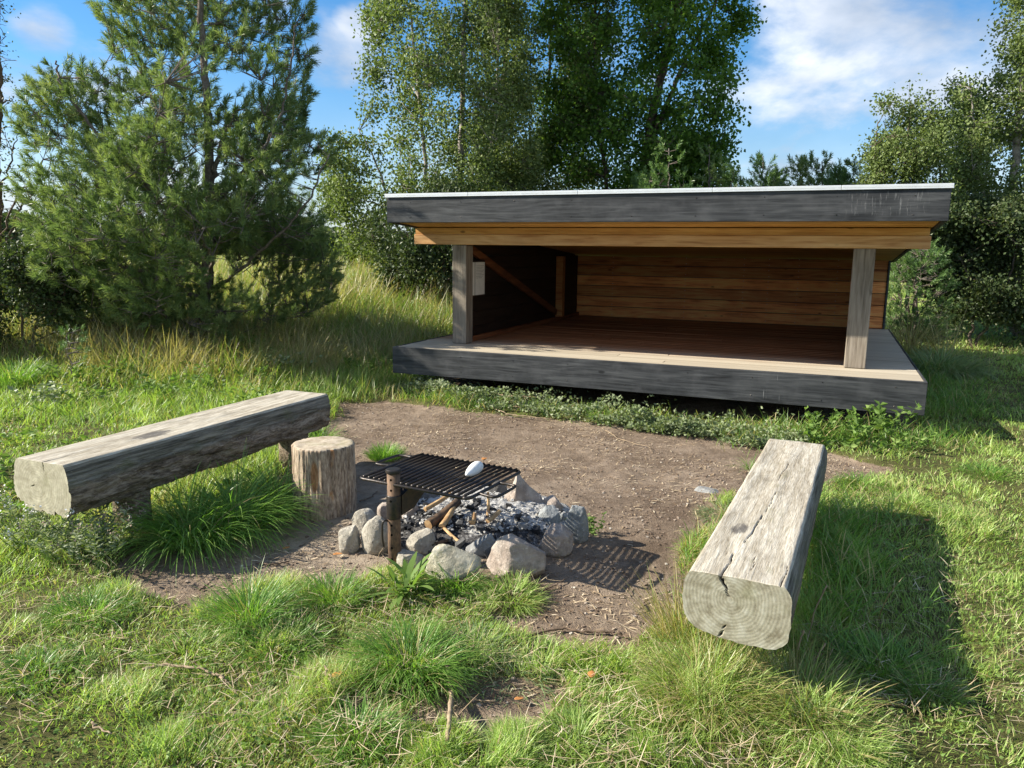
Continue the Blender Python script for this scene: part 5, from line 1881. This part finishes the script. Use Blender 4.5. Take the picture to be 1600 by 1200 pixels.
# broad little leaves (clover and plantain) among the lawn
rg = np.random.default_rng(210)
N = 26000
d = 1.8 * (14 / 1.8) ** rg.random(N); a = rg.uniform(-.8, .8, N)
x = d * np.sin(a); y = d * np.cos(a)
k = (dirtf(x, y) < .25) & ~blocked(x, y) & (rg.random(N) < sstep(fbm(x * .9, y * .9, 0, 211, 3) + .45 * zone(x, y, 150, 650, 2.2) + .35 * zone(x, y, 60, 1100, 1.2), .08, .4))
x, y, d = x[k], y[k], d[k]
n = len(x)
Dd = rg.normal(0, 1, (n, 3)); Dd[:, 2] = np.abs(Dd[:, 2]) * .3
V, q, r = leaves(np.stack([x, y, hgt(x, y) + rg.uniform(.01, .06, n)], 1), .017, rg, .75, 0, None, Dd)
o = npmesh('clover', V, [q], M_herb, None, {'rnd': r}); tag(o, 'small round leaved clover and herbs spread through the lawn', 'ground cover', kind='stuff')


rg = np.random.default_rng(215)
N = 30000
x = rg.uniform(-8.5, -.8, N); y = rg.uniform(4.2, 10.5, N)
k = (dirtf(x, y) < .2) & ~blocked(x, y) & (rg.random(N) < sstep(fbm(x * 1.2, y * 1.2, 0, 216, 3), -.05, .3)) & (seg_d(x, y, *BL) > .2) & (x < -1.0 - .25 * (y - 6)) 
x, y = x[k], y[k]; n = len(x)
Dd = rg.normal(0, 1, (n, 3)); Dd[:, 2] = np.abs(Dd[:, 2]) * .5
V, q, r = leaves(np.stack([x, y, hgt(x, y) + rg.uniform(.02, .26, n) * (.4 + .6 * sstep(y, 6, 8))], 1), .056, rg, .5, 0, None, Dd)
o = npmesh('broad_leaves', V, [q], M_herb, None, {'rnd': r}); tag(o, 'broad leaved weeds growing thick behind the left bench', 'ground cover', kind='stuff')

# meadow: tall grass and straw, back left and beyond
def meadow(N, seed, dryp, hmin, hmax, fn, wk=1.0, dmin=5, dmax=30, a0=-50, a1=50, mat_=None, seg=4):
    rg = np.random.default_rng(seed)
    d = dmin * (dmax / dmin) ** rg.random(N); a = np.radians(rg.uniform(a0, a1, N))
    x = d * np.sin(a); y = d * np.cos(a)
    p = fn(x, y)
    k = (rg.random(N) < p) & ~blocked(x, y) & (dirtf(x, y) < .3)
    x, y, d, p = x[k], y[k], d[k], p[k]
    n = len(x)
    h = (hmin + (hmax - hmin) * rg.random(n) ** 1.3) * (.55 + .6 * p)
    w = (.0035 + .0025 * rg.random(n)) * np.maximum(1, d / 6.5) * wk
    cl = fbm(x * 1.6, y * 1.6, 0, seed, 3)
    dry = (rg.random(n) < np.clip(dryp + cl * .9, .03, .97)).astype(float) * rg.uniform(.6, 1, n)
    lean = np.abs(rg.normal(.22, .22, n)); curve = rg.uniform(.2, 1.7, n)
    yaw = rg.normal(0, 1.3, n) + fbm(x * 1.5, y * 1.5, 0, seed + 2, 2) * 4
    return blades(np.stack([x, y, hgt(x, y) - .01], 1), h, w, yaw, lean, curve, seg, np.clip(rg.random(n) * .7 + .3 * (cl + .5), 0, 1), dry, rg.uniform(-1, 1, n))


def left_zone(x, y):
    e = fbm(x * .9, y * .9, 0, 300, 3)
    return sstep(y + e * 1.2 - .25 * (-x - 2), 7.0, 8.6) * sstep(-x - .9 + .3 * e + .25 * np.maximum(y - 9, 0), -.1, 1.0)


def back_zone(x, y):
    e = fbm(x * .5, y * .5, 0, 310, 3)
    return np.maximum(left_zone(x, y) * .8, sstep(y + e * 2 - .2 * np.abs(x - 8), 13.5, 16) * .9)


parts = [meadow(80000, 301, .25, .10, .32, left_zone, dmin=6, dmax=20, a0=-48, a1=5),
         meadow(60000, 302, .80, .25, .62, lambda x, y: left_zone(x, y) * sstep(y, 8.4, 10.0), dmin=8, dmax=22, a0=-50, a1=6, wk=.8),
         meadow(70000, 304, .9, .35, .80, lambda x, y: np.clip(.25 + 1.6 * fbm(x * 1.3, y * 1.3, 0, 320, 2), 0, 1) * sstep(y + .15 * (x + 4), 8.2, 9.0) * sstep(12.5 - y, 0, 1.5) * sstep(-1.9 - x, 0, .9), dmin=7.5, dmax=14, a0=-46, a1=-8, wk=.75),
         meadow(60000, 303, .35, .2, .5, back_zone, dmin=12, dmax=45)]
V, q, t, C = join_blades(parts)
o = npmesh('meadow_grass', V, [q, t], M_grass_tall, None, {'c': C})
tag(o, 'tall meadow grass mixed with straw growing under and behind the pine', 'grass', kind='stuff')

# unmown fringe: along the shelter, under the benches
def fringe(N, seed, a, b, rad, h0, h1, dryp, wk=1.0, maxd=.5):
    rg = np.random.default_rng(seed)
    a = np.asarray(a, float); b = np.asarray(b, float)
    t = rg.random(N)
    x = a[0] + (b[0] - a[0]) * t + rg.normal(0, rad, N); y = a[1] + (b[1] - a[1]) * t + rg.normal(0, rad, N)
    cl = fbm(x * 3, y * 3, 0, seed, 2)
    k = (rg.random(N) < .65 + cl) & ~blocked(x, y) & (dirtf(x, y) < maxd)
    x, y = x[k], y[k]; n = len(x)
    h = h0 + (h1 - h0) * rg.random(n) ** 1.2
    return blades(np.stack([x, y, hgt(x, y) - .01], 1), h, .0035 + .003 * rg.random(n) * wk, rg.uniform(0, 2 * pi, n), np.abs(rg.normal(.3, .25, n)), rg.uniform(.5, 1.9, n), 4,
                  rg.random(n), (rg.random(n) < dryp) * 1.0, rg.uniform(-1, 1, n))


def P2(px, py):
    return gp(px, py)[:2]


fr_ = [fringe(1600, 401, P2(600, 612), P2(760, 640), .12, .08, .26, .25, maxd=1.2),
       fringe(1100, 402, P2(800, 640), P2(1180, 690), .10, .06, .20, .2, maxd=1.2),
       fringe(3600, 403, P2(1180, 690), P2(1480, 690), .20, .10, .30, .2, maxd=1.2),
       fringe(5200, 404, P2(1470, 650), P2(1460, 560), .30, .12, .34, .1),
       fringe(7000, 405, P2(60, 640), P2(500, 600), .40, .08, .22, .10),
       fringe(7000, 409, P2(520, 600), P2(600, 575), .35, .15, .38, .08),
       fringe(5000, 406, P2(1300, 790), P2(1330, 1000), .17, .10, .28, .12),
       fringe(3000, 407, P2(1110, 1000), P2(1080, 830), .07, .06, .18, .35, maxd=.8)]
V, q, t, C = join_blades(fr_)
o = npmesh('unmown_grass', V, [q, t], M_grass_lush, None, {'c': C})
tag(o, 'longer grass left standing round the deck and benches', 'grass', kind='stuff')


# tufts one can point at
def tuft(name, label, px, py, r, h, n, m, dryp=.1, lean=.25, curve=(.4, 1.8), w=.0038, group='separate grass tufts', seed=0, yawb=None, sq=1.0, pos=None):
    rg = np.random.default_rng(seed + 900)
    b = gp(px, py) if pos is None else np.array([pos[0], pos[1], float(hgt(pos[0], pos[1]))])
    a = rg.uniform(0, 2 * pi, n); rr_ = r * np.sqrt(rg.random(n)) * .75
    x = np.cos(a) * rr_; y = np.sin(a) * rr_ * sq
    yaw = a + rg.normal(0, .6, n) if yawb is None else rg.normal(yawb, .7, n)
    hh = h * rg.uniform(.5, 1.1, n) * (1.1 - .3 * rr_ / r)
    le = np.abs(rg.normal(lean, .2, n)) + .55 * rr_ / r
    z = hgt(x + b[0], y + b[1]) - b[2] - .008
    V, q, t, C = blades(np.stack([x, y, z], 1), hh, w * rg.uniform(.7, 1.3, n), yaw, le, rg.uniform(*curve, n), 5, rg.random(n), (rg.random(n) < dryp) * rg.uniform(.6, 1, n), rg.uniform(-.9, .9, n))
    o = npmesh(name, V, [q, t], m, None, {'c': C}, loc=tuple(b))
    return tag(o, label, 'grass tuft', group)


tuft('grass_tuft', 'dense round bright green tuft between stump and grill handle', 602, 716, .15, .15, 900, M_grass_lush, .06, .1, (.3, 1.0), seed=1)
tuft('grass_tuft', 'tall shaggy tuft on the left front rim of the bare soil', 392, 968, .15, .25, 700, M_grass_lush, .10, seed=2)
tuft('grass_tuft', 'low wide tuft just below and left of the tall shaggy one', 295, 1020, .20, .12, 700, M_grass, .12, .5, seed=3)
tuft('grass_tuft', 'largest arching tuft in the middle of the front grass', 640, 1040, .22, .24, 1300, M_grass_lush, .12, .3, (.8, 2.1), seed=4)
tuft('grass_tuft', 'bright tuft between the shaggy tuft and the dock leaves', 520, 935, .16, .16, 800, M_grass_lush, .08, seed=5)
tuft('grass_tuft', 'tuft growing against the front of the biggest pink boulder', 800, 935, .15, .15, 700, M_grass, .15, .45, seed=6)
tuft('grass_tuft', 'fine tuft leaning on the mossy boulder', 712, 915, .13, .15, 600, M_grass_lush, .08, .3, seed=7)
tuft('grass_tuft', 'flattened pale tuft left of the arched root', 740, 1015, .20, .13, 800, M_grass_blue, .22, .6, seed=8)
tuft('grass_tuft', 'spread grey green tuft just below the arched root', 810, 1050, .24, .10, 800, M_grass_blue, .25, .8, seed=9)
tuft('grass_tuft', 'small flattened tuft against the left side of the right bench', 1130, 800, .18, .12, 600, M_grass_blue, .2, .6, seed=10)
tuft('grass_tuft', 'few bright blades beside the far end of the right bench', 1172, 735, .06, .22, 60, M_grass_lush, .1, .2, seed=11)
tuft('grass_tuft', 'thin dry straw tuft left of the sawn bench end', 1065, 1000, .13, .34, 420, M_grass_tall, .75, .12, (.1, .9), .0028, seed=12)
tuft('grass_tuft', 'mixed green and straw tuft below the sawn bench end', 1110, 1085, .22, .26, 1100, M_grass_tall, .5, .4, (.4, 1.8), seed=13)
tuft('grass_tuft', 'tangled yellowish tuft right of the one below the bench end', 1250, 1105, .22, .24, 1200, M_grass_tall, .42, .4, (.3, 1.7), seed=14)
tuft('grass_tuft', 'dark green shaded tuft in the bench shadow at right', 1380, 1050, .20, .17, 900, M_grass_lush, .05, .3, seed=15)
tuft('grass_tuft', 'reddish brown topped tuft at the tip of the bench shadow', 1445, 1090, .14, .15, 400, M_grass_tall, .35, .3, seed=16)
tuft('grass_tuft', 'long drooping tuft under the left bench next to its near leg', 300, 850, .21, .52, 720, M_grass_lush, .03, .30, (.9, 2.1), .0058, seed=17)
tuft('grass_tuft', 'long drooping tuft under the middle of the left bench', 370, 815, .22, .52, 720, M_grass_lush, .03, .30, (.9, 2.1), .0058, seed=18)
tuft('grass_tuft', 'long drooping tuft under the left bench nearest the stump', 430, 785, .19, .46, 560, M_grass_lush, .03, .30, (.9, 2.0), .0055, seed=19)
tuft('grass_tuft', 'long bent grass mound beyond the right corner of the deck', 1466, 582, .52, .62, 3000, M_grass_blue, .12, .4, (.9, 2.1), .0075, seed=20)
tuft('grass_tuft', 'pale straw clump against the right end of the shelter wall', 1418, 556, .30, .95, 420, M_grass_tall, .98, .15, (.2, 1.3), .0075, seed=21)
tuft('grass_tuft', 'few tall dead stalks standing behind the bent grass mound', 1476, 560, .25, 1.05, 40, M_grass_tall, 1.0, .25, (.2, .9), .010, seed=22)
tuft('grass_tuft', 'hay coloured clump hanging at the foot of the big pine', 290, 525, .45, .85, 1300, M_grass_tall, .92, .25, (.6, 1.9), .0058, seed=23)
tuft('grass_tuft', 'green blade clump beside the far end of the left bench', 500, 690, .13, .26, 300, M_grass_lush, .05, .3, seed=24)
tuft('grass_tuft', 'lush dark clump at the left edge behind the left bench', 20, 600, .40, .38, 1500, M_grass_lush, .04, .3, (.5, 1.8), .0062, seed=25)
tuft('grass_tuft', 'dry beige clump right of the lush one behind the left bench', 85, 590, .35, .22, 900, M_grass_tall, .6, .35, (.5, 1.9), .0045, seed=26)
tuft('grass_tuft', 'tall stalky straw clump in front of the bramble bush', 40, 545, .5, .85, 420, M_grass_tall, .95, .15, (.2, 1.2), .006, seed=27)
for i, (px, py, r, h, lab) in enumerate([(1420, 790, .2, .13, 'green tuft on the trodden grass above the bench shadow'), (1345, 755, .2, .12, 'tuft at the right rim of the soil beside the far bench end'),
                                        (1540, 740, .25, .14, 'tuft right of the trodden patch under the deck corner'), (1500, 810, .2, .12, 'low tuft at the far rim of the bench shadow'),
                                        (560, 1150, .16, .13, 'bright low tuft left of the thick stick at the bottom'), (440, 1010, .2, .15, 'wide tuft below the tall shaggy one'),
                                        (900, 1150, .18, .10, 'thin tuft right of the bare patch at the bottom'), (140, 960, .2, .15, 'vivid green tuft below the grey green herbs'),
                                        (60, 1050, .2, .10, 'flat tuft at the bottom left'), (1290, 1150, .2, .2, 'yellow green tuft near the bottom, right of centre')]):
    tuft('grass_tuft', lab, px, py, r, h, 650, M_grass_lush if i % 3 else M_grass, .12, .35, (.5, 1.9), seed=40 + i)


# ------------------------------------------------------------------ leafy plants
def herb(name, label, px, py, h, nst, nlv, lsize, m, seed, spread=.08, asp=.5, group=None, flowers=None, cat='plant', up=.4, pairs=True):
    rg = np.random.default_rng(seed)
    b = gp(px, py)
    t = thing(name, label, cat, tuple(b), 0, group)
    LP = []; LD = []; mb = MB()
    tips = []
    for s in range(nst):
        a = rg.uniform(0, 2 * pi); r = rg.uniform(0, spread)
        p0 = np.array([cos(a) * r * .6, sin(a) * r * .6, -.01])
        hh = h * rg.uniform(.55, 1.05)
        p2 = p0 + np.array([cos(a) * r * 1.2 + rg.normal(0, .02), sin(a) * r * 1.2 + rg.normal(0, .02), hh])
        p1 = (p0 + p2) / 2 + rg.normal(0, .015, 3)
        C = ctube([p0, p1, p2], 5)
        mb.tube(C, np.linspace(.0028, .0012, len(C)), 5, False)
        tips.append(p2)
        for k in range(nlv):
            tt = .12 + .88 * (k + .5) / nlv
            f_ = tt * (len(C) - 1); i_ = min(int(f_), len(C) - 2)
            pp = C[i_] + (C[i_ + 1] - C[i_]) * (f_ - i_)
            ya = k * 1.57 + rg.normal(0, .4)
            for s2 in ((0, pi) if pairs else (0,)):
                LP.append(pp); LD.append([cos(ya + s2), sin(ya + s2), up + rg.normal(0, .25)])
    mb.build('stem', M_herb, t)
    LP = np.array(LP); LD = np.array(LD)
    V, q, r_ = leaves(LP, lsize, rg, asp, 0, None, LD)
    npmesh('leaves', V, [q], m, t, {'rnd': r_})
    if flowers:
        T = np.array(tips)
        n_ = 14
        PP = np.repeat(T, n_, 0) + rg.normal(0, .014, (len(T) * n_, 3))
        V, q, r_ = leaves(PP, .012, rg, .9, -.3)
        npmesh('flower_heads', V, [q], flowers, t, {'rnd': r_})
    return t


M_seedhead = simple('dry_seed_head', (.34, .26, .20), .9, .1, 0, .4, 60)
M_whitefl = simple('white_flower', (.75, .74, .72), .8, .2)
herb('nettle', 'leafiest bright green nettle under the right corner of the deck', 1375, 690, .36, 15, 8, .075, M_herb, 1, .22, .55, 'nettles below the deck edge')
herb('nettle', 'green nettle left of the leafiest one, below the deck edge', 1272, 688, .28, 9, 8, .065, M_herb, 2, .16, .5, 'nettles below the deck edge')
herb('nettle', 'low spreading nettle between the two taller ones', 1320, 700, .22, 14, 6, .07, M_herb, 3, .24, .55, 'nettles below the deck edge')
herb('nettle', 'shaded nettle against the deck shadow, farthest right', 1415, 705, .2, 9, 6, .06, M_herb, 4, .18, .5, 'nettles below the deck edge')
herb('nettle', 'small upright nettle in front of the middle of the deck', 1050, 680, .24, 6, 8, .045, M_greyherb, 5, .12, .5, 'nettles below the deck edge')
herb('weed', 'small leafy weed on the right of the stone ring', 925, 832, .12, 9, 5, .026, M_herb, 6, .09, .7)
herb('mugwort', 'grey green feathery weed below the left bench end, with brown seed heads', 165, 862, .25, 18, 14, .040, M_greyherb, 7, .2, .3, 'grey green weeds at the left bench end', M_seedhead)
herb('mugwort', 'grey green weed with pale flower heads at the left edge below the bench', 55, 850, .27, 20, 14, .038, M_greyherb, 8, .25, .3, 'grey green weeds at the left bench end', M_whitefl)
herb('mugwort', 'grey green weed between the two others below the left bench end', 110, 865, .22, 16, 13, .040, M_greyherb, 9, .2, .35, 'grey green weeds at the left bench end')
for i, (px, py, lab) in enumerate([(60, 640, 'leafy weed at the left edge behind the left bench'), (260, 625, 'leafy weed close behind the near half of the left bench'), (450, 585, 'leafy weed behind the far end of the left bench'), (130, 600, 'tall leafy weed in front of the bramble bush'), (520, 560, 'dark leafy weed in the pine shade beside the deck corner'), (575, 590, 'leafy weed against the left corner of the deck')]):
    herb('broadleaf_weed', lab, px, py, .26, 14, 7, .065, M_herb if i % 2 else M_greyherb, 40 + i, .24, .5, 'broad leaved weeds behind the left bench')
for i, (px, py, lab) in enumerate([(150, 632, 'dark broad leaved weed behind the left bench, left of centre'), (330, 610, 'broad leaved weed behind the middle of the left bench'), (400, 600, 'reddish green weed behind the far part of the left bench'), (210, 590, 'tall leafy weed in front of the pine, left side')]):
    herb('broadleaf_weed', lab, px, py, .22, 8, 6, .07, M_herb, 20 + i, .2, .45, 'broad leaved weeds behind the left bench')
# ground cover along the deck
rg = np.random.default_rng(77)
cp = [P2(620, 612), P2(740, 640), P2(850, 655), P2(1000, 676), P2(1160, 700), P2(1250, 712)]
LP = []; 
for i in range(len(cp) - 1):
    n = int(5200 * np.linalg.norm(cp[i + 1] - cp[i]))
    t = rg.random(n)[:, None]
    p = cp[i] + (cp[i + 1] - cp[i]) * t + np.abs(rg.normal(0, .30, (n, 1))) * SD[:2] + rg.normal(0, .03, (n, 2))
    LP.append(p)
LP = np.vstack(LP)
cl = fbm(LP[:, 0] * 4, LP[:, 1] * 4, 0, 78, 3)
LP = LP[(rg.random(len(LP)) < .55 + cl * 1.4)]
hh = .015 + (.05 + .12 * sstep(fbm(LP[:, 0] * 5, LP[:, 1] * 5, 0, 79, 2), -.2, .5)) * rg.random(len(LP))
Dd = rg.normal(0, 1, (len(LP), 3)); Dd[:, 2] = np.abs(Dd[:, 2]) * .5
V, q, r = leaves(np.column_stack([LP, hgt(LP[:, 0], LP[:, 1]) + hh]), .036, rg, .7, 0, None, Dd)
o = npmesh('creeping_weeds', V, [q], M_greyherb, None, {'rnd': r * .8}); tag(o, 'low small leaved weeds creeping along the foot of the deck', 'ground cover', kind='stuff')

# dock rosette in front of the grill post
b = gp(632, 925)
t = thing('dock_plant', 'bright green rosette of long strap leaves in front of the grill post', 'plant', tuple(b))
rg = np.random.default_rng(8)
n = 40
V, q, tr, C = blades(np.zeros((n, 3)) + rg.normal(0, .022, (n, 3)) * [1, 1, 0], rg.uniform(.10, .23, n), rg.uniform(.018, .030, n), rg.uniform(0, 2 * pi, n), rg.uniform(.3, 1.15, n), rg.uniform(.2, 1.1, n), 7, rg.random(n), np.zeros(n), rg.uniform(-.3, .3, n))
# strap shape: narrow at the foot, widest past the middle
Vr = V.reshape(n, 15, 3)
for k_ in range(7):
    c_ = (Vr[:, 2 * k_] + Vr[:, 2 * k_ + 1]) / 2
    f_ = (.25, .5, .85, 1.15, 1.35, 1.35, 1.1)[k_]
    Vr[:, 2 * k_] = c_ + (Vr[:, 2 * k_] - c_) * f_; Vr[:, 2 * k_ + 1] = c_ + (Vr[:, 2 * k_ + 1] - c_) * f_
npmesh('leaves', Vr.reshape(-1, 3), [q, tr], M_herb, t, {'rnd': np.repeat(rg.random(n) * .5 + .4, 15)})


# ================================================================== twigs, leaves, litter
def twig(name, label, pts, r, m=None, cat='stick', group=None, lift=.012, noise=.004, seed=0):
    P = []
    for p in pts:
        g = gp(p[0], p[1])
        P.append(g + np.array([0, 0, lift + (p[2] if len(p) > 2 else 0)]))
    C = ctube(P, 7, noise, seed)
    o_ = C[0].copy()
    f = MB(); f.tube(C - o_, np.linspace(r, r * .55, len(C)) * (1 + .15 * np.sin(np.arange(len(C)) * 2.1)), 8)
    return tag(f.build(name, m or M_twig, None, True, tuple(o_)), label, cat, group)


twig('stick', 'thick straight stick lying in the grass at the bottom centre', [(698, 1054), (705, 1095), (702, 1140), (699, 1172)], .0115, M_twig, lift=.035, noise=.001)
twig('root', 'arched brown root at the front edge of the bare soil', [(802, 1010), (830, 996), (870, 988), (915, 991), (960, 994), (985, 1002)], .007, M_twigd, 'root', lift=.012)
twig('root', 'pale curved root in the grass at the lower left', [(224, 1058), (258, 1050), (300, 1056), (340, 1066), (354, 1078)], .006, M_twig, 'root', lift=.03)
twig('stick', 'small curved twig at the bottom left', [(145, 1142), (155, 1150), (176, 1160)], .0045, lift=.03)
twig('stick', 'short upright looking twig left of the bright low tuft', [(508, 1060), (515, 1075), (518, 1088)], .005, lift=.05)
twig('stick', 'thin brown twig right of the thick stick', [(750, 1195), (768, 1175), (780, 1158)], .005, M_twigd)
twig('stick', 'forked thin twig beside the top of the thick stick', [(712, 1080), (735, 1095), (775, 1102)], .0045)
twig('stick', 'thin dark twig on the soil right of the biggest boulder', [(838, 930), (862, 920), (885, 908)], .004, M_twigd)
twig('stick', 'curled twig on the soil below the grill shadow', [(927, 928), (950, 935), (975, 932), (985, 920)], .0035)
twig('stick', 'dark hooked twig at the left of the right bench end', [(1004, 955), (1010, 942), (1028, 936)], .004, M_twigd)
twig('stick', 'dark crooked twig in the shade right of the stump', [(562, 786), (578, 780), (590, 770)], .005, M_twigd)
twig('stick', 'long thin straw on the soil in front of the deck middle', [(945, 674), (975, 690), (1010, 700), (1018, 707)], .003)
twig('stick', 'thin grey stick on the shaded soil below the left bench', [(400, 884), (430, 884), (452, 881)], .006, M_twigd)
twig('stick', 'slanting twig on the soil at the left front', [(312, 926), (322, 918), (330, 913)], .005, M_twigd)
for i, pts in enumerate([[(771, 626), (810, 628), (856, 631)], [(755, 640), (780, 634), (800, 632)], [(776, 610), (800, 622), (830, 636)], [(765, 616), (785, 640)], [(720, 600), (750, 606), (768, 618)], [(800, 640), (830, 642), (860, 646)], [(740, 628), (765, 640), (790, 650)], [(790, 652), (820, 655), (858, 660)]]):
    twig('brush_stick', ('thickest pale stick of the brushwood under the deck', 'short thick stick at the left of the brushwood pile', 'thin stick crossing the brushwood from above', 'steep thin stick in the brushwood', 'stick reaching up under the deck from the brushwood', 'flat stick at the right foot of the brushwood', 'low stick at the left foot of the brushwood', 'thin stick on the soil in front of the brushwood')[i],
         [(x, y, .05 if i in (0, 2, 4) else .02) for x, y in pts], (.014, .013, .007, .006, .008, .006, .007, .006)[i], M_twig, 'stick', 'brushwood under the deck edge')
for i, (pts, lab) in enumerate([([(1262, 1000, .05), (1275, 950, .20), (1292, 915, .34)], 'longest bare stalk rising beside the sawn bench end'), ([(1240, 1050, .05), (1248, 1010, .16), (1256, 985, .26)], 'short bare stalk left of the longest one'),
                               ([(1265, 1055, .05), (1275, 1030, .14), (1290, 1005, .24)], 'slanting bare stalk right of the longest one'), ([(1305, 1110, .02), (1318, 1098, .1), (1330, 1088, .16)], 'low slanting stalk near the bottom right')]):
    b0 = gp(pts[0][0], pts[0][1])
    C = []
    for (x, y, hz) in pts:
        d_ = ray(x, y)
        C.append(atY(x, y, b0[1] + .02 * hz))
    C = ctube(C, 6, .001, i); o_ = C[0].copy()
    C[:, 2] -= max(0, C[0][2] - b0[2])
    f = MB(); f.tube(C - o_, np.linspace(.0022, .0032, len(C)), 6)
    tag(f.build('dry_stalk', M_twig, None, True, tuple(o_)), lab, 'stalk', 'bare stalks by the right bench')


def dleaf(label, px, py, s, m, rot, curl=.4, z=None, lift=.02):
    g = gp(px, py) if z is None else at(px, py, z)
    n = 9
    V = []
    for i in range(n + 1):
        t_ = i / n
        wd = s * .34 * (sin(pi * min(1, t_ * .96 + .04)) ** .8) * (1 - .25 * t_)
        for j in (-1, 0, 1):
            V.append([t_ * s - s / 2, j * wd, abs(j) * wd * curl + .25 * s * (t_ - .5) ** 2 * curl * 3])
    V = np.array(V); c_, s_ = cos(rot), sin(rot)
    V = np.stack([V[:, 0] * c_ - V[:, 1] * s_, V[:, 0] * s_ + V[:, 1] * c_, V[:, 2]], 1)
    q = []
    for i in range(n):
        for j in range(2):
            a_ = i * 3 + j
            q.append([a_, a_ + 3, a_ + 4, a_ + 1])
    o = npmesh('fallen_leaf', V, [q], m, None, None, True, loc=(g[0], g[1], g[2] + lift))
    md = o.modifiers.new('thickness', 'SOLIDIFY'); md.thickness = .0008
    return tag(o, label, 'leaf', 'single fallen leaves')


dleaf('orange brown leaf standing in the grass below the yellow leaf', 924, 1066, .05, M_leafdry, 1.4, .5, lift=.03)
dleaf('yellow leaf at the grass edge left of the right bench end', 955, 1028, .03, M_leafyel, .6)
dleaf('reddish brown leaf on the bare patch at the bottom centre', 811, 1100, .035, M_leafdry, .3)
dleaf('brown leaf in the grass left of the thick stick', 527, 1072, .05, M_leafdry, 1.0, .6, lift=.04)
dleaf('brown leaf on the pale soil left of the stone ring', 528, 872, .05, M_leafdry, .4)
dleaf('curled tan leaf on the far rim of the grill grate', 757, 719, .05, M_leafdry, 1.2, .9, z=.43, lift=0)
dleaf('brown leaf lying on the left bench top', 300, 652, .045, M_leafdry, .2, .3, z=.502, lift=.002)
dleaf('brown chip like leaf in the bench shadow on the soil', 448, 862, .045, M_leafdry, .9)
dleaf('orange leaf on trodden grass right of the right bench', 1448, 822, .05, M_leafdry, .5, lift=.035)
# wire across the grate by the white stone
wp = [at(722, 738, .43), at(735, 741, .432), at(760, 740, .436), at(792, 741, .434)]
C = ctube(wp, 6); o_ = C[0].copy()
f = MB(); f.tube(C - o_, .0028, 6); tag(f.build('thin_stick', M_straw, None, True, tuple(o_)), 'thin pale peeled stick lying across the grate beside the white stone', 'stick')
wp = [at(709, 729, .43), at(714, 731, .44), at(718, 729, .432), at(724, 735, .43)]
C = ctube(wp, 6); o_ = C[0].copy()
f = MB(); f.tube(C - o_, .0022, 6); tag(f.build('string', M_straw, None, True, tuple(o_)), 'short curly pale string on the grate left of the white stone', 'string')

# crumbs, straw bits and small twigs on the soil
rg = np.random.default_rng(500)
N = 42000
lo = DIRT.min(0); hi = DIRT.max(0)
x = rg.uniform(lo[0] - .2, hi[0] + .2, N); y = rg.uniform(1.9, hi[1], N)
k = (dirtf(x, y) > rg.uniform(.2, .7, N)) & (np.hypot(x - PIT[0], y - PIT[1]) > .6) & (rg.random(N) < .35 + fbm(x * 2, y * 2, 0, 501, 3)) & (np.hypot(x, y) < 11)
x, y = x[k], y[k]
u, v = shelter_uv(x, y); k = v < .4; x, y = x[k], y[k]
V, q, r = chip_mesh(x, y, hgt(x, y), rg, .002, .014, .6, 1.2)
o = npmesh('soil_crumbs', V, [q], M_crumb, None, {'rnd': r}); tag(o, 'crumbs of soil and grit on the bare ground', 'soil', kind='stuff')
N = 21000
x = rg.uniform(lo[0] - .2, hi[0] + .2, N); y = rg.uniform(1.9, hi[1], N)
k = (dirtf(x, y) > rg.uniform(.1, .6, N)) & (np.hypot(x - PIT[0], y - PIT[1]) > .62) & (rg.random(N) < .30 + 1.9 * fbm(x * 1.6, y * 1.6, 0, 502, 4) + .3 * sstep(y, 5.5, 7.5))
x, y = x[k], y[k]
u, v = shelter_uv(x, y); k = v < .3; x, y = x[k], y[k]
n = len(x)
yaw = rg.uniform(0, 2 * pi, n)
ln = rg.uniform(.012, .06, n)
V, q, t, C = blades(np.stack([x, y, hgt(x, y) + .005], 1), ln, rg.uniform(.003, .008, n), yaw, rg.uniform(1.35, 1.6, n), rg.uniform(-.25, .25, n), 3, rg.random(n), np.ones(n), rg.uniform(-.3, .3, n))
V[:, 2] += .0
o = npmesh('straw_litter', V, [q, t], M_litter, None, {'rnd': C[:, 0]}); tag(o, 'bits of straw, bark and twig strewn over the bare soil', 'litter', kind='stuff')
# dry thatch lying in the lawn
N = 16000
d = 1.8 * (9 / 1.8) ** rg.random(N); a = rg.uniform(-.75, .75, N)
x = d * np.sin(a); y = d * np.cos(a)
k = (dirtf(x, y) < .9) & ~blocked(x, y) & (rg.random(N) < .45 + 1.2 * fbm(x * 1.5, y * 1.5, 0, 503, 3) + .6 * np.exp(-(seg_d(x, y, P2(1000, 1010), P2(1300, 1150)) / .35) ** 2))
x, y = x[k], y[k]; n = len(x)
V, q, t, C = blades(np.stack([x, y, hgt(x, y) + rg.uniform(.008, .05, n)], 1), rg.uniform(.03, .13, n), rg.uniform(.0016, .0032, n), rg.uniform(0, 2 * pi, n), rg.uniform(1.2, 1.6, n), rg.uniform(-.3, .5, n), 3, rg.random(n), np.ones(n), rg.uniform(-.3, .3, n))
o = npmesh('dry_thatch', V, [q, t], M_litter, None, {'rnd': .3 + .7 * C[:, 0]}); tag(o, 'dead straw coloured grass lying in the lawn', 'litter', kind='stuff')
